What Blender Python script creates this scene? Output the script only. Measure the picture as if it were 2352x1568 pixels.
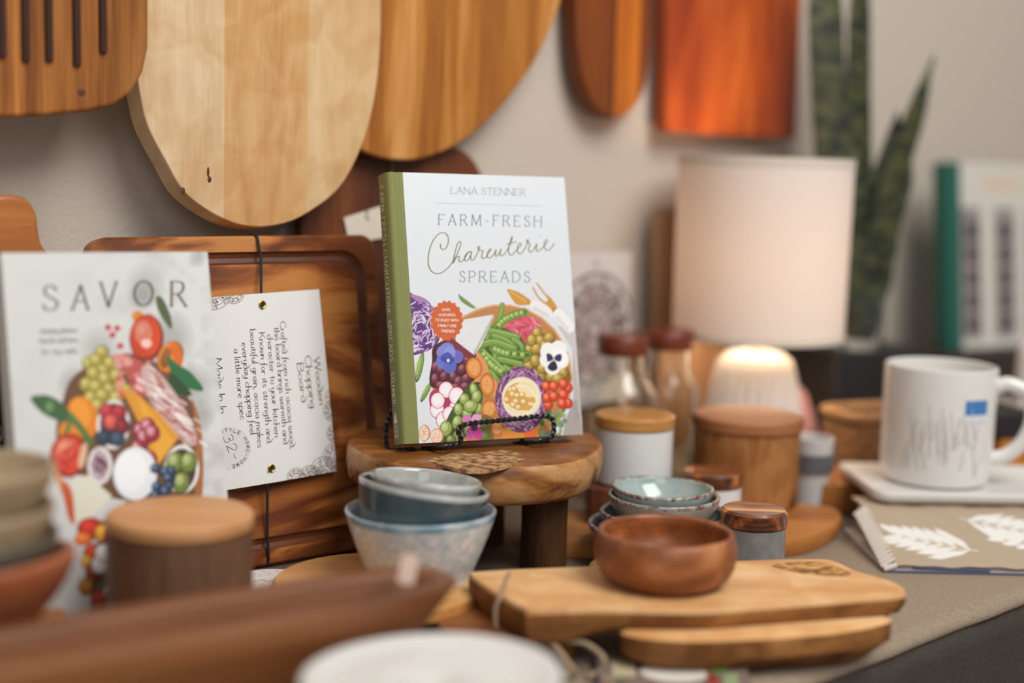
import bpy, bmesh, math, random
import numpy as np
from mathutils import Matrix, Vector
for o in list(bpy.data.objects): bpy.data.objects.remove(o)
SC = bpy.context.scene; COL = SC.collection
U = 0.01                                   # everything below is written in centimetres
R = math.radians
# ---------------------------------------------------------------- camera
F = 3267.; TH = R(7.05); RO = R(1.7); CAM = np.array([0, 0, 36.6])
FW = np.array([0, math.cos(TH), -math.sin(TH)]); U0 = np.array([0, math.sin(TH), math.cos(TH)])
UP = U0*math.cos(RO) - np.array([1., 0, 0])*math.sin(RO)
RT = np.array([1., 0, 0])*math.cos(RO) + U0*math.sin(RO)
cd = bpy.data.cameras.new('camera'); cam = bpy.data.objects.new('camera', cd); COL.objects.link(cam)
cam.matrix_world = Matrix(((RT[0], UP[0], -FW[0], 0), (RT[1], UP[1], -FW[1], 0), (RT[2], UP[2], -FW[2], CAM[2]*U), (0, 0, 0, 1)))
cd.sensor_width = 36; cd.lens = F/2352*36; cd.clip_start = 0.05; cd.clip_end = 50
cd.dof.use_dof = True; cd.dof.focus_distance = 1.235; cd.dof.aperture_fstop = 50/36.
SC.camera = cam
# ---------------------------------------------------------------- light and exposure
w = bpy.data.worlds.new('world'); SC.world = w; w.use_nodes = True
wb = w.node_tree.nodes['Background']; wb.inputs[0].default_value = (1.0, 0.98, 0.97, 1); wb.inputs[1].default_value = 0.27
def area(name, loc, tgt, sx, sy, e, col):
    l = bpy.data.lights.new(name, 'AREA'); l.shape = 'RECTANGLE'; l.size = sx; l.size_y = sy; l.energy = e; l.color = col
    o = bpy.data.objects.new(name, l); COL.objects.link(o); o.location = Vector(loc)
    o.rotation_euler = (Vector(tgt)-Vector(loc)).to_track_quat('-Z', 'Y').to_euler(); return o
area('window_light', (1.15, 0.0, 2.15), (0.0, 1.4, 0.1), 1.5, 1.5, 62, (1.0, 0.985, 0.96))
area('window_light', (0.2, -1.6, 1.3), (0.0, 1.3, 0.2), 1.2, 1.2, 10, (0.93, 0.97, 1.0))
SC.view_settings.view_transform = 'Standard'; SC.view_settings.look = 'None'
SC.view_settings.exposure = 0.12; SC.view_settings.gamma = 1; SC.view_settings.use_curve_mapping = False

# ---------------------------------------------------------------- geometry of the place
def ray(px, py): return FW + (px-1176)/F*RT - (py-784)/F*UP
def T(px, py, z=0):
    r = ray(px, py); return CAM + r*(z-CAM[2])/r[2]
def P(px, py, Y):
    r = ray(px, py); return CAM + r*Y/r[1]
class Plane:                                # leaning or hanging flat thing: local x along, z up the face, y into the back
    def __init__(s, base, yaw, lean=0, roll=0):
        y, l, ro = R(yaw), R(lean), R(roll)
        ex = np.array([math.cos(y), math.sin(y), 0]); n = np.array([-math.sin(y), math.cos(y), 0])
        ez = np.array([0, 0, 1.])*math.cos(l) + n*math.sin(l)
        s.x = ex*math.cos(ro) + ez*math.sin(ro); s.z = -ex*math.sin(ro) + ez*math.cos(ro); s.y = np.cross(s.z, s.x)
        s.o = np.array(base, float)
    def uv(s, px, py, off=0):
        r = ray(px, py); o = s.o + s.y*off
        t = ((o-CAM)@s.y)/(r@s.y); q = CAM + r*t - s.o; return (q@s.x, q@s.z)
    def uvs(s, pts, off=0): return [s.uv(a, b, off) for a, b in pts]
    def mat(s, shift=(0, 0, 0)):
        o = s.o + s.x*shift[0] + s.y*shift[1] + s.z*shift[2]
        return Matrix([[s.x[i], s.y[i], s.z[i], o[i]*U] for i in range(3)] + [[0, 0, 0, 1]])
WYAW = 43.5
def wallplane(px, py, off):                 # hanging plane parallel to the wall, origin under the pixel
    y = R(WYAW); n = np.array([math.sin(y), -math.cos(y), 0]); o = np.array([0, 161., 0]) + n*off
    r = ray(px, py); t = ((o-CAM)@n)/(r@n); return Plane(CAM + r*t, WYAW)

# ---------------------------------------------------------------- materials
def lin(c):
    if isinstance(c, str): c = tuple(int(c[i:i+2], 16) for i in (0, 2, 4))
    return tuple(((v/255)/12.92 if v/255 <= .04045 else ((v/255+.055)/1.055)**2.4) for v in c)
def nt(name):
    m = bpy.data.materials.new(name); m.use_nodes = True; t = m.node_tree; return m, t, t.nodes['Principled BSDF']
def mat(name, col, rough=.5, spec=.5, metal=0, noise=0, nscale=60, bump=0, bscale=200, coat=0, col2=None, tr=0, sheen=0):
    m, t, b = nt(name); N = t.nodes; L = t.links; c = lin(col)
    b.inputs['Base Color'].default_value = (*c, 1); b.inputs['Roughness'].default_value = rough
    b.inputs['Specular IOR Level'].default_value = spec; b.inputs['Metallic'].default_value = metal
    b.inputs['Coat Weight'].default_value = coat; b.inputs['Coat Roughness'].default_value = .08
    b.inputs['Transmission Weight'].default_value = tr; b.inputs['Sheen Weight'].default_value = sheen
    tc = N.new('ShaderNodeTexCoord')
    if noise or col2:
        n = N.new('ShaderNodeTexNoise'); n.inputs['Scale'].default_value = nscale; n.inputs['Detail'].default_value = 4
        L.new(tc.outputs['Object'], n.inputs['Vector'])
        r = N.new('ShaderNodeValToRGB'); r.color_ramp.elements[0].position = .35; r.color_ramp.elements[1].position = .65
        c2 = lin(col2) if col2 else tuple(v*(1-noise) for v in c)
        r.color_ramp.elements[0].color = (*c2, 1); r.color_ramp.elements[1].color = (*c, 1)
        L.new(n.outputs['Fac'], r.inputs['Fac']); L.new(r.outputs['Color'], b.inputs['Base Color'])
    if bump:
        n = N.new('ShaderNodeTexNoise'); n.inputs['Scale'].default_value = bscale; n.inputs['Detail'].default_value = 3
        L.new(tc.outputs['Object'], n.inputs['Vector'])
        k = N.new('ShaderNodeBump'); k.inputs['Strength'].default_value = bump; k.inputs['Distance'].default_value = .002
        L.new(n.outputs['Fac'], k.inputs['Height']); L.new(k.outputs['Normal'], b.inputs['Normal'])
    return m
def vcol(name, rough=.45, spec=.4, coat=0):
    m, t, b = nt(name); a = t.nodes.new('ShaderNodeVertexColor'); a.layer_name = 'Col'
    t.links.new(a.outputs['Color'], b.inputs['Base Color']); b.inputs['Roughness'].default_value = rough
    b.inputs['Specular IOR Level'].default_value = spec; b.inputs['Coat Weight'].default_value = coat; return m
def wood(name, cols, axis='Z', cross=28, along=2.2, warp=.5, streak=.35, rough=.45, spec=.35, coat=0, planks=None, knots=0, rings=0, seed=0, blotch=0):
    """cols dark->light; grain runs along axis; planks = [(x_cm, colour multiplier or rgb)] steps across local x"""
    m, t, b = nt(name); N = t.nodes; L = t.links
    tc = N.new('ShaderNodeTexCoord'); mp = N.new('ShaderNodeMapping'); L.new(tc.outputs['Object'], mp.inputs['Vector'])
    s = [cross, cross, cross]; s['XYZ'.index(axis)] = along
    mp.inputs['Scale'].default_value = s; mp.inputs['Location'].default_value = (seed*3.1, seed*1.7, seed*2.3)
    n1 = N.new('ShaderNodeTexNoise'); n1.inputs['Scale'].default_value = 1; n1.inputs['Detail'].default_value = 5; n1.inputs['Distortion'].default_value = warp
    L.new(mp.outputs[0], n1.inputs['Vector'])
    fac = n1.outputs['Fac']
    if rings:                                # cathedral grain: contour bands of the slow noise
        mu = N.new('ShaderNodeMath'); mu.operation = 'MULTIPLY'; mu.inputs[1].default_value = rings; L.new(fac, mu.inputs[0])
        sn = N.new('ShaderNodeMath'); sn.operation = 'SINE'; L.new(mu.outputs[0], sn.inputs[0])
        ma = N.new('ShaderNodeMath'); ma.operation = 'MULTIPLY_ADD'; ma.inputs[1].default_value = .16; L.new(sn.outputs[0], ma.inputs[0]); L.new(fac, ma.inputs[2]); fac = ma.outputs[0]
    mp2 = N.new('ShaderNodeMapping'); L.new(tc.outputs['Object'], mp2.inputs['Vector'])
    s2 = [cross*14]*3; s2['XYZ'.index(axis)] = along*5; mp2.inputs['Scale'].default_value = s2
    n2 = N.new('ShaderNodeTexNoise'); n2.inputs['Scale'].default_value = 1; n2.inputs['Detail'].default_value = 3; L.new(mp2.outputs[0], n2.inputs['Vector'])
    mx = N.new('ShaderNodeMix'); mx.inputs[0].default_value = streak; L.new(fac, mx.inputs[2]); L.new(n2.outputs['Fac'], mx.inputs[3])
    rp = N.new('ShaderNodeValToRGB'); e = rp.color_ramp.elements; k = len(cols)
    while len(e) < k: e.new(.5)
    for i, c in enumerate(cols): e[i].position = .30 + .40*i/(k-1); e[i].color = (*lin(c), 1)
    L.new(mx.outputs[0], rp.inputs['Fac']); out = rp.outputs['Color']
    def mul(out, src, f=1.):
        q = N.new('ShaderNodeMix'); q.data_type = 'RGBA'; q.blend_type = 'MULTIPLY'; q.inputs[0].default_value = f
        L.new(out, q.inputs[6]); L.new(src, q.inputs[7]); return q.outputs[2]
    if planks:
        sx = N.new('ShaderNodeSeparateXYZ'); L.new(tc.outputs['Object'], sx.inputs[0])
        mr = N.new('ShaderNodeMapRange'); x0 = planks[0][0]; x1 = planks[-1][0]+10
        mr.inputs[1].default_value = x0*U; mr.inputs[2].default_value = x1*U; L.new(sx.outputs['X'], mr.inputs[0])
        pr = N.new('ShaderNodeValToRGB'); pr.color_ramp.interpolation = 'CONSTANT'; pe = pr.color_ramp.elements
        while len(pe) < len(planks): pe.new(.99)
        for i, (x, c) in enumerate(planks):
            pe[i].position = (x-x0)/(x1-x0); pe[i].color = (*((c,)*3 if isinstance(c, (int, float)) else c), 1)
        L.new(mr.outputs[0], pr.inputs['Fac']); out = mul(out, pr.outputs['Color'])
    if blotch:
        n3 = N.new('ShaderNodeTexNoise'); n3.inputs['Scale'].default_value = 22; n3.inputs['Detail'].default_value = 3; n3.inputs['Distortion'].default_value = 1.2
        L.new(tc.outputs['Object'], n3.inputs['Vector']); r3 = N.new('ShaderNodeValToRGB')
        r3.color_ramp.elements[0].position = .38; r3.color_ramp.elements[1].position = .6
        r3.color_ramp.elements[0].color = (1-blotch, (1-blotch)*.9, (1-blotch)*.8, 1); r3.color_ramp.elements[1].color = (1, 1, 1, 1)
        L.new(n3.outputs['Fac'], r3.inputs['Fac']); out = mul(out, r3.outputs['Color'])
    if knots:
        vo = N.new('ShaderNodeTexVoronoi'); vo.inputs['Scale'].default_value = knots; mpk = N.new('ShaderNodeMapping')
        sk = [1, 1, 1]; sk['XYZ'.index(axis)] = .6; mpk.inputs['Scale'].default_value = sk; mpk.inputs['Location'].default_value = (seed*.37, .1, seed*.21)
        L.new(tc.outputs['Object'], mpk.inputs[0]); L.new(mpk.outputs[0], vo.inputs['Vector'])
        rk = N.new('ShaderNodeValToRGB'); rk.color_ramp.elements[0].position = .05; rk.color_ramp.elements[1].position = .13
        rk.color_ramp.elements[0].color = (.22, .12, .07, 1); rk.color_ramp.elements[1].color = (1, 1, 1, 1)
        L.new(vo.outputs['Distance'], rk.inputs['Fac']); out = mul(out, rk.outputs['Color'])
    L.new(out, b.inputs['Base Color']); b.inputs['Roughness'].default_value = rough; b.inputs['Specular IOR Level'].default_value = spec
    b.inputs['Coat Weight'].default_value = coat; b.inputs['Coat Roughness'].default_value = .15
    bp = N.new('ShaderNodeBump'); bp.inputs['Strength'].default_value = .12; bp.inputs['Distance'].default_value = .001
    L.new(mx.outputs[0], bp.inputs['Height']); L.new(bp.outputs['Normal'], b.inputs['Normal'])
    return m
def glassmat(name, col=(1, 1, 1), rough=.02):
    m, t, b = nt(name); b.inputs['Base Color'].default_value = (*col, 1); b.inputs['Transmission Weight'].default_value = 1
    b.inputs['Roughness'].default_value = rough; b.inputs['IOR'].default_value = 1.45; return m

# ---------------------------------------------------------------- mesh helpers (centimetres, local space)
def build(name, V, Fc, m, parent=None, loc=None, rot=(0, 0, 0), mw=None, auto=38, flat=False, cols=None, mi=None, bevel=0, seg=3, subsurf=0):
    me = bpy.data.meshes.new(name); me.from_pydata([(v[0]*U, v[1]*U, v[2]*U) for v in V], [], Fc)
    for q in (m if isinstance(m, (list, tuple)) else [m]): me.materials.append(q)
    if mi is not None: me.polygons.foreach_set('material_index', mi)
    if not flat:
        me.shade_smooth(); me.set_sharp_from_angle(angle=R(auto))
    if cols is not None:
        a = me.color_attributes.new('Col', 'FLOAT_COLOR', 'POINT'); c = np.ones((len(V), 4), np.float32); c[:, :3] = cols; a.data.foreach_set('color', c.ravel())
    o = bpy.data.objects.new(name, me); COL.objects.link(o)
    if mw is not None: o.matrix_world = mw
    else:
        if loc is not None: o.location = (loc[0]*U, loc[1]*U, loc[2]*U)
        o.rotation_euler = rot
    if parent: o.parent = parent
    if bevel:
        b = o.modifiers.new('bevel', 'BEVEL'); b.width = bevel*U; b.segments = seg; b.limit_method = 'ANGLE'; b.angle_limit = R(40)
    if subsurf:
        b = o.modifiers.new('sub', 'SUBSURF'); b.levels = subsurf; b.render_levels = subsurf
    return o
def tag(o, label, cat, group=None, kind=None):
    if label: o['label'] = label
    if cat: o['category'] = cat
    if group: o['group'] = group
    if kind: o['kind'] = kind
    return o
def thing(name, label, cat, loc=(0, 0, 0), rot=(0, 0, 0), mw=None, group=None):
    o = bpy.data.objects.new(name, None); COL.objects.link(o); o.empty_display_size = .02
    if mw is not None: o.matrix_world = mw
    else: o.location = (loc[0]*U, loc[1]*U, loc[2]*U); o.rotation_euler = rot
    return tag(o, label, cat, group)
def lathe(prof, n=72, wob=None):
    """prof [(r,z)...]; r==0 ends close with a pole. wob(angle, i)->(dr,dz)"""
    V = []; Fc = []; rings = []
    for i, (r, z) in enumerate(prof):
        if r < 1e-6: rings.append([len(V)]); V.append((0, 0, z)); continue
        a0 = len(V)
        for k in range(n):
            a = 2*math.pi*k/n; dr, dz = wob(a, i) if wob else (0, 0)
            V.append(((r+dr)*math.cos(a), (r+dr)*math.sin(a), z+dz))
        rings.append(list(range(a0, a0+n)))
    for A, B in zip(rings, rings[1:]):
        if len(A) == 1 and len(B) == 1: continue
        for k in range(n):
            j = (k+1) % n
            if len(A) == 1: Fc.append((A[0], B[j], B[k]))
            elif len(B) == 1: Fc.append((A[k], A[j], B[0]))
            else: Fc.append((A[k], A[j], B[j], B[k]))
    return V, Fc
def ccw(p): 
    a = sum(p[i][0]*p[(i+1) % len(p)][1]-p[(i+1) % len(p)][0]*p[i][1] for i in range(len(p))); return p if a > 0 else p[::-1]
def prism(pts, a, b, axis='Y'):
    """outline extruded: axis Y -> outline in (x,z) from y=a to b; axis Z -> outline in (x,y)"""
    p = ccw(list(pts)); n = len(p)
    if axis == 'Y': V = [(x, a, z) for x, z in p] + [(x, b, z) for x, z in p]
    else: V = [(x, y, b) for x, y in p] + [(x, y, a) for x, y in p]
    Fc = [tuple(range(n)), tuple(range(2*n-1, n-1, -1))] + [(i, i+n, (i+1) % n+n, (i+1) % n) for i in range(n)]
    return V, Fc
def box(x0, x1, y0, y1, z0, z1): return prism([(x0, y0), (x1, y0), (x1, y1), (x0, y1)], z0, z1, 'Z')
def join(*parts):
    V = []; Fc = []
    for v, f in parts:
        k = len(V); V += list(v); Fc += [tuple(i+k for i in q) for q in f]
    return V, Fc
def spline(pts, n=8, closed=False):
    p = [np.array(q, float) for q in pts]; out = []
    m = len(p); rng = range(m if closed else m-1)
    for i in rng:
        p1 = p[i]; p2 = p[(i+1) % m]
        p0 = p[(i-1) % m] if closed or i > 0 else 2*p1-p2
        p3 = p[(i+2) % m] if closed or i+2 < m else 2*p2-p1
        for k in range(n):
            t = k/n; out.append(.5*((2*p1)+(-p0+p2)*t+(2*p0-5*p1+4*p2-p3)*t*t+(-p0+3*p1-3*p2+p3)*t**3))
    if not closed: out.append(p[-1])
    return out
def rrect(x0, x1, z0, z1, r, n=8):
    rr = r if isinstance(r, (list, tuple)) else [r]*4; out = []
    for (cx, cz, a0, q) in ((x0+rr[0], z0+rr[0], 180, rr[0]), (x1-rr[1], z0+rr[1], 270, rr[1]), (x1-rr[2], z1-rr[2], 0, rr[2]), (x0+rr[3], z1-rr[3], 90, rr[3])):
        for k in range(n+1):
            a = R(a0+90*k/n); out.append((cx+q*math.cos(a), cz+q*math.sin(a)))
    return out
def tube(path, r, n=10, closed=False, cap=True):
    p = [np.array(q, float) for q in path]; m = len(p); V = []; Fc = []; up = None
    for i in range(m):
        d = (p[(i+1) % m]-p[i-1]) if closed or 0 < i < m-1 else (p[1]-p[0] if i == 0 else p[-1]-p[-2])
        d = d/(np.linalg.norm(d)+1e-9)
        if up is None: up = np.array([0, 0, 1.]) if abs(d[2]) < .9 else np.array([1., 0, 0])
        s = np.cross(d, up); s /= np.linalg.norm(s); up = np.cross(s, d)
        rr = r(i/(m-1)) if callable(r) else r
        for k in range(n):
            a = 2*math.pi*k/n; V.append(tuple(p[i]+rr*(math.cos(a)*s+math.sin(a)*up)))
    for i in range(m if closed else m-1):
        for k in range(n):
            a = i*n+k; b = i*n+(k+1) % n; c = ((i+1) % m)*n+(k+1) % n; d = ((i+1) % m)*n+k; Fc.append((a, b, c, d))
    if cap and not closed: Fc.append(tuple(range(n))[::-1]); Fc.append(tuple(range((m-1)*n, m*n)))
    return V, Fc

# ---------------------------------------------------------------- flat printed artwork (painted onto a fine vertex grid)
class Art:
    """canvas in cm: x right 0..W, y up 0..H.  H maps photo pixels to the canvas for printed matter read off a photo."""
    def __init__(s, W, H, den, bg, src=None):
        s.W, s.H = W, H; s.nx = int(W*den)+1; s.ny = int(H*den)+1; s.q = 2; s.sx = s.nx*s.q; s.sy = s.ny*s.q
        s.a = np.ones((s.sy, s.sx, 3), np.float32)*np.array(lin(bg), np.float32); s.M = None
        if src is not None:
            dst = [(0, H), (W, H), (W, 0), (0, 0)]; A = []
            for (x, y), (u, v) in zip(src, dst):
                A.append([x, y, 1, 0, 0, 0, -u*x, -u*y, -u]); A.append([0, 0, 0, x, y, 1, -v*x, -v*y, -v])
            s.M = np.linalg.svd(np.array(A, float))[2][-1].reshape(3, 3)
    def m(s, p):
        p = np.asarray(p, float).reshape(-1, 2)
        if s.M is None: return p
        q = np.c_[p, np.ones(len(p))]@s.M.T; return q[:, :2]/q[:, 2:]
    def px(s, p): return s.m(p)*np.array([(s.sx-1)/s.W, (s.sy-1)/s.H])
    def put(s, x0, y0, mask, col, al):
        v = s.a[y0:y0+mask.shape[0], x0:x0+mask.shape[1]]; k = (mask*al)[..., None].astype(np.float32); v[:] = v*(1-k)+np.array(lin(col), np.float32)*k
    def bb(s, p, pad=0):
        x0 = max(0, int(p[:, 0].min()-pad)); x1 = min(s.sx, int(p[:, 0].max()+pad)+2); y0 = max(0, int(p[:, 1].min()-pad)); y1 = min(s.sy, int(p[:, 1].max()+pad)+2)
        return x0, x1, y0, y1
    def poly(s, pts, col, al=1., sm=False):
        if sm: pts = spline(pts, 6, True)
        p = s.px(pts); x0, x1, y0, y1 = s.bb(p)
        if x1 <= x0 or y1 <= y0: return
        X, Y = np.meshgrid(np.arange(x0, x1)+.01, np.arange(y0, y1)+.01); ins = np.zeros(X.shape, bool)
        for i in range(len(p)):
            (ax, ay), (bx, by) = p[i], p[i-1]
            if ay == by: continue
            c = ((ay > Y) != (by > Y)); ins ^= c & (X < (bx-ax)*(Y-ay)/(by-ay)+ax)
        s.put(x0, y0, ins, col, al)
    def ell(s, cx, cy, rx, ry, ang, col, al=1., n=26):
        a = np.linspace(0, 2*math.pi, n, endpoint=False); c, d = math.cos(R(ang)), math.sin(R(ang))
        s.poly(np.c_[cx+rx*np.cos(a)*c-ry*np.sin(a)*d, cy+rx*np.cos(a)*d+ry*np.sin(a)*c], col, al)
    def ball(s, cx, cy, rx, ry, ang, col, hi=None, dk=None, off=(-.2, -.25)):
        c = np.array(lin_hex(col)); dk = tuple(c*.62) if dk is None else lin_hex(dk); hi = tuple(np.minimum(255, c*1.12+25)) if hi is None else lin_hex(hi)
        s.ell(cx, cy, rx, ry, ang, dk); s.ell(cx+rx*off[0]*.25, cy+ry*off[1]*.25, rx*.88, ry*.88, ang, tuple(c))
        s.ell(cx+rx*off[0], cy+ry*off[1], rx*.5, ry*.5, ang, hi, .55); s.ell(cx+rx*off[0]*1.5, cy+ry*off[1]*1.5, rx*.2, ry*.2, ang, hi, .7)
    def line(s, pts, wd, col, al=1., sm=False):
        """wd in the units of the input points"""
        if sm: pts = spline(pts, 6)
        p = s.px(pts); q = s.px([pts[0], (pts[0][0]+wd, pts[0][1])]); hw = max(.7, np.linalg.norm(q[1]-q[0])/2)
        x0, x1, y0, y1 = s.bb(p, hw+1)
        if x1 <= x0 or y1 <= y0: return
        X, Y = np.meshgrid(np.arange(x0, x1), np.arange(y0, y1)); D = np.full(X.shape, 1e9)
        for a, b in zip(p, p[1:]):
            d = b-a; t = np.clip(((X-a[0])*d[0]+(Y-a[1])*d[1])/(d@d+1e-9), 0, 1)
            D = np.minimum(D, (X-a[0]-t*d[0])**2+(Y-a[1]-t*d[1])**2)
        s.put(x0, y0, np.clip(hw+.5-np.sqrt(D), 0, 1), col, al)
    def noise(s, amp, scale, seed=0, region=None, col=(60, 60, 60)):
        rg = np.random.RandomState(seed); h, w_ = s.sy, s.sx; gy, gx = int(h/scale)+3, int(w_/scale)+3; g = rg.rand(gy, gx)
        Y, X = np.mgrid[0:h, 0:w_]/scale; yi, xi = Y.astype(int), X.astype(int); fy, fx = Y-yi, X-xi; fy = fy*fy*(3-2*fy); fx = fx*fx*(3-2*fx)
        v = g[yi, xi]*(1-fx)*(1-fy)+g[yi, xi+1]*fx*(1-fy)+g[yi+1, xi]*(1-fx)*fy+g[yi+1, xi+1]*fx*fy
        k = np.clip((v-.45)*1.8, 0, 1)*amp
        if region is not None: k = k*region(X*scale/w_, Y*scale/h)
        s.put(0, 0, k, col, 1.)
    def grid(s, fy=lambda x, z: 0*x):
        """-> V (x, y, z), faces, colours"""
        c = s.a.reshape(s.ny, s.q, s.nx, s.q, 3).mean((1, 3)).reshape(-1, 3)
        Z, X = np.mgrid[0:s.ny, 0:s.nx].astype(float); X *= s.W/(s.nx-1); Z *= s.H/(s.ny-1)
        V = np.c_[X.ravel(), fy(X, Z).ravel(), Z.ravel()]
        i = (np.arange(s.ny-1)[:, None]*s.nx+np.arange(s.nx-1)[None]).ravel(); Fc = np.c_[i, i+1, i+s.nx+1, i+s.nx]
        return V, Fc, c
def lin_hex(c): return tuple(int(c[i:i+2], 16) for i in (0, 2, 4)) if isinstance(c, str) else tuple(c)
def fastmesh(name, V, Fc, cols, m, parent=None, mw=None, extra=None, sheet=0):
    """big vertex-coloured grid, optionally with extra lettering geometry (V,F,rgb) in the same mesh"""
    V = np.asarray(V, np.float32); Fc = [tuple(f) for f in np.asarray(Fc).tolist()]; C = np.asarray(cols, np.float32)
    if extra:
        for ev, ef, ec in extra:
            if not len(ev): continue
            k = len(V); V = np.r_[V, np.asarray(ev, np.float32)]; Fc += [tuple(i+k for i in f) for f in ef]
            C = np.r_[C, np.tile(np.array(lin(ec), np.float32), (len(ev), 1))]
    return build(name, V.tolist(), Fc, m, parent, mw=mw, auto=60, cols=C)

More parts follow.
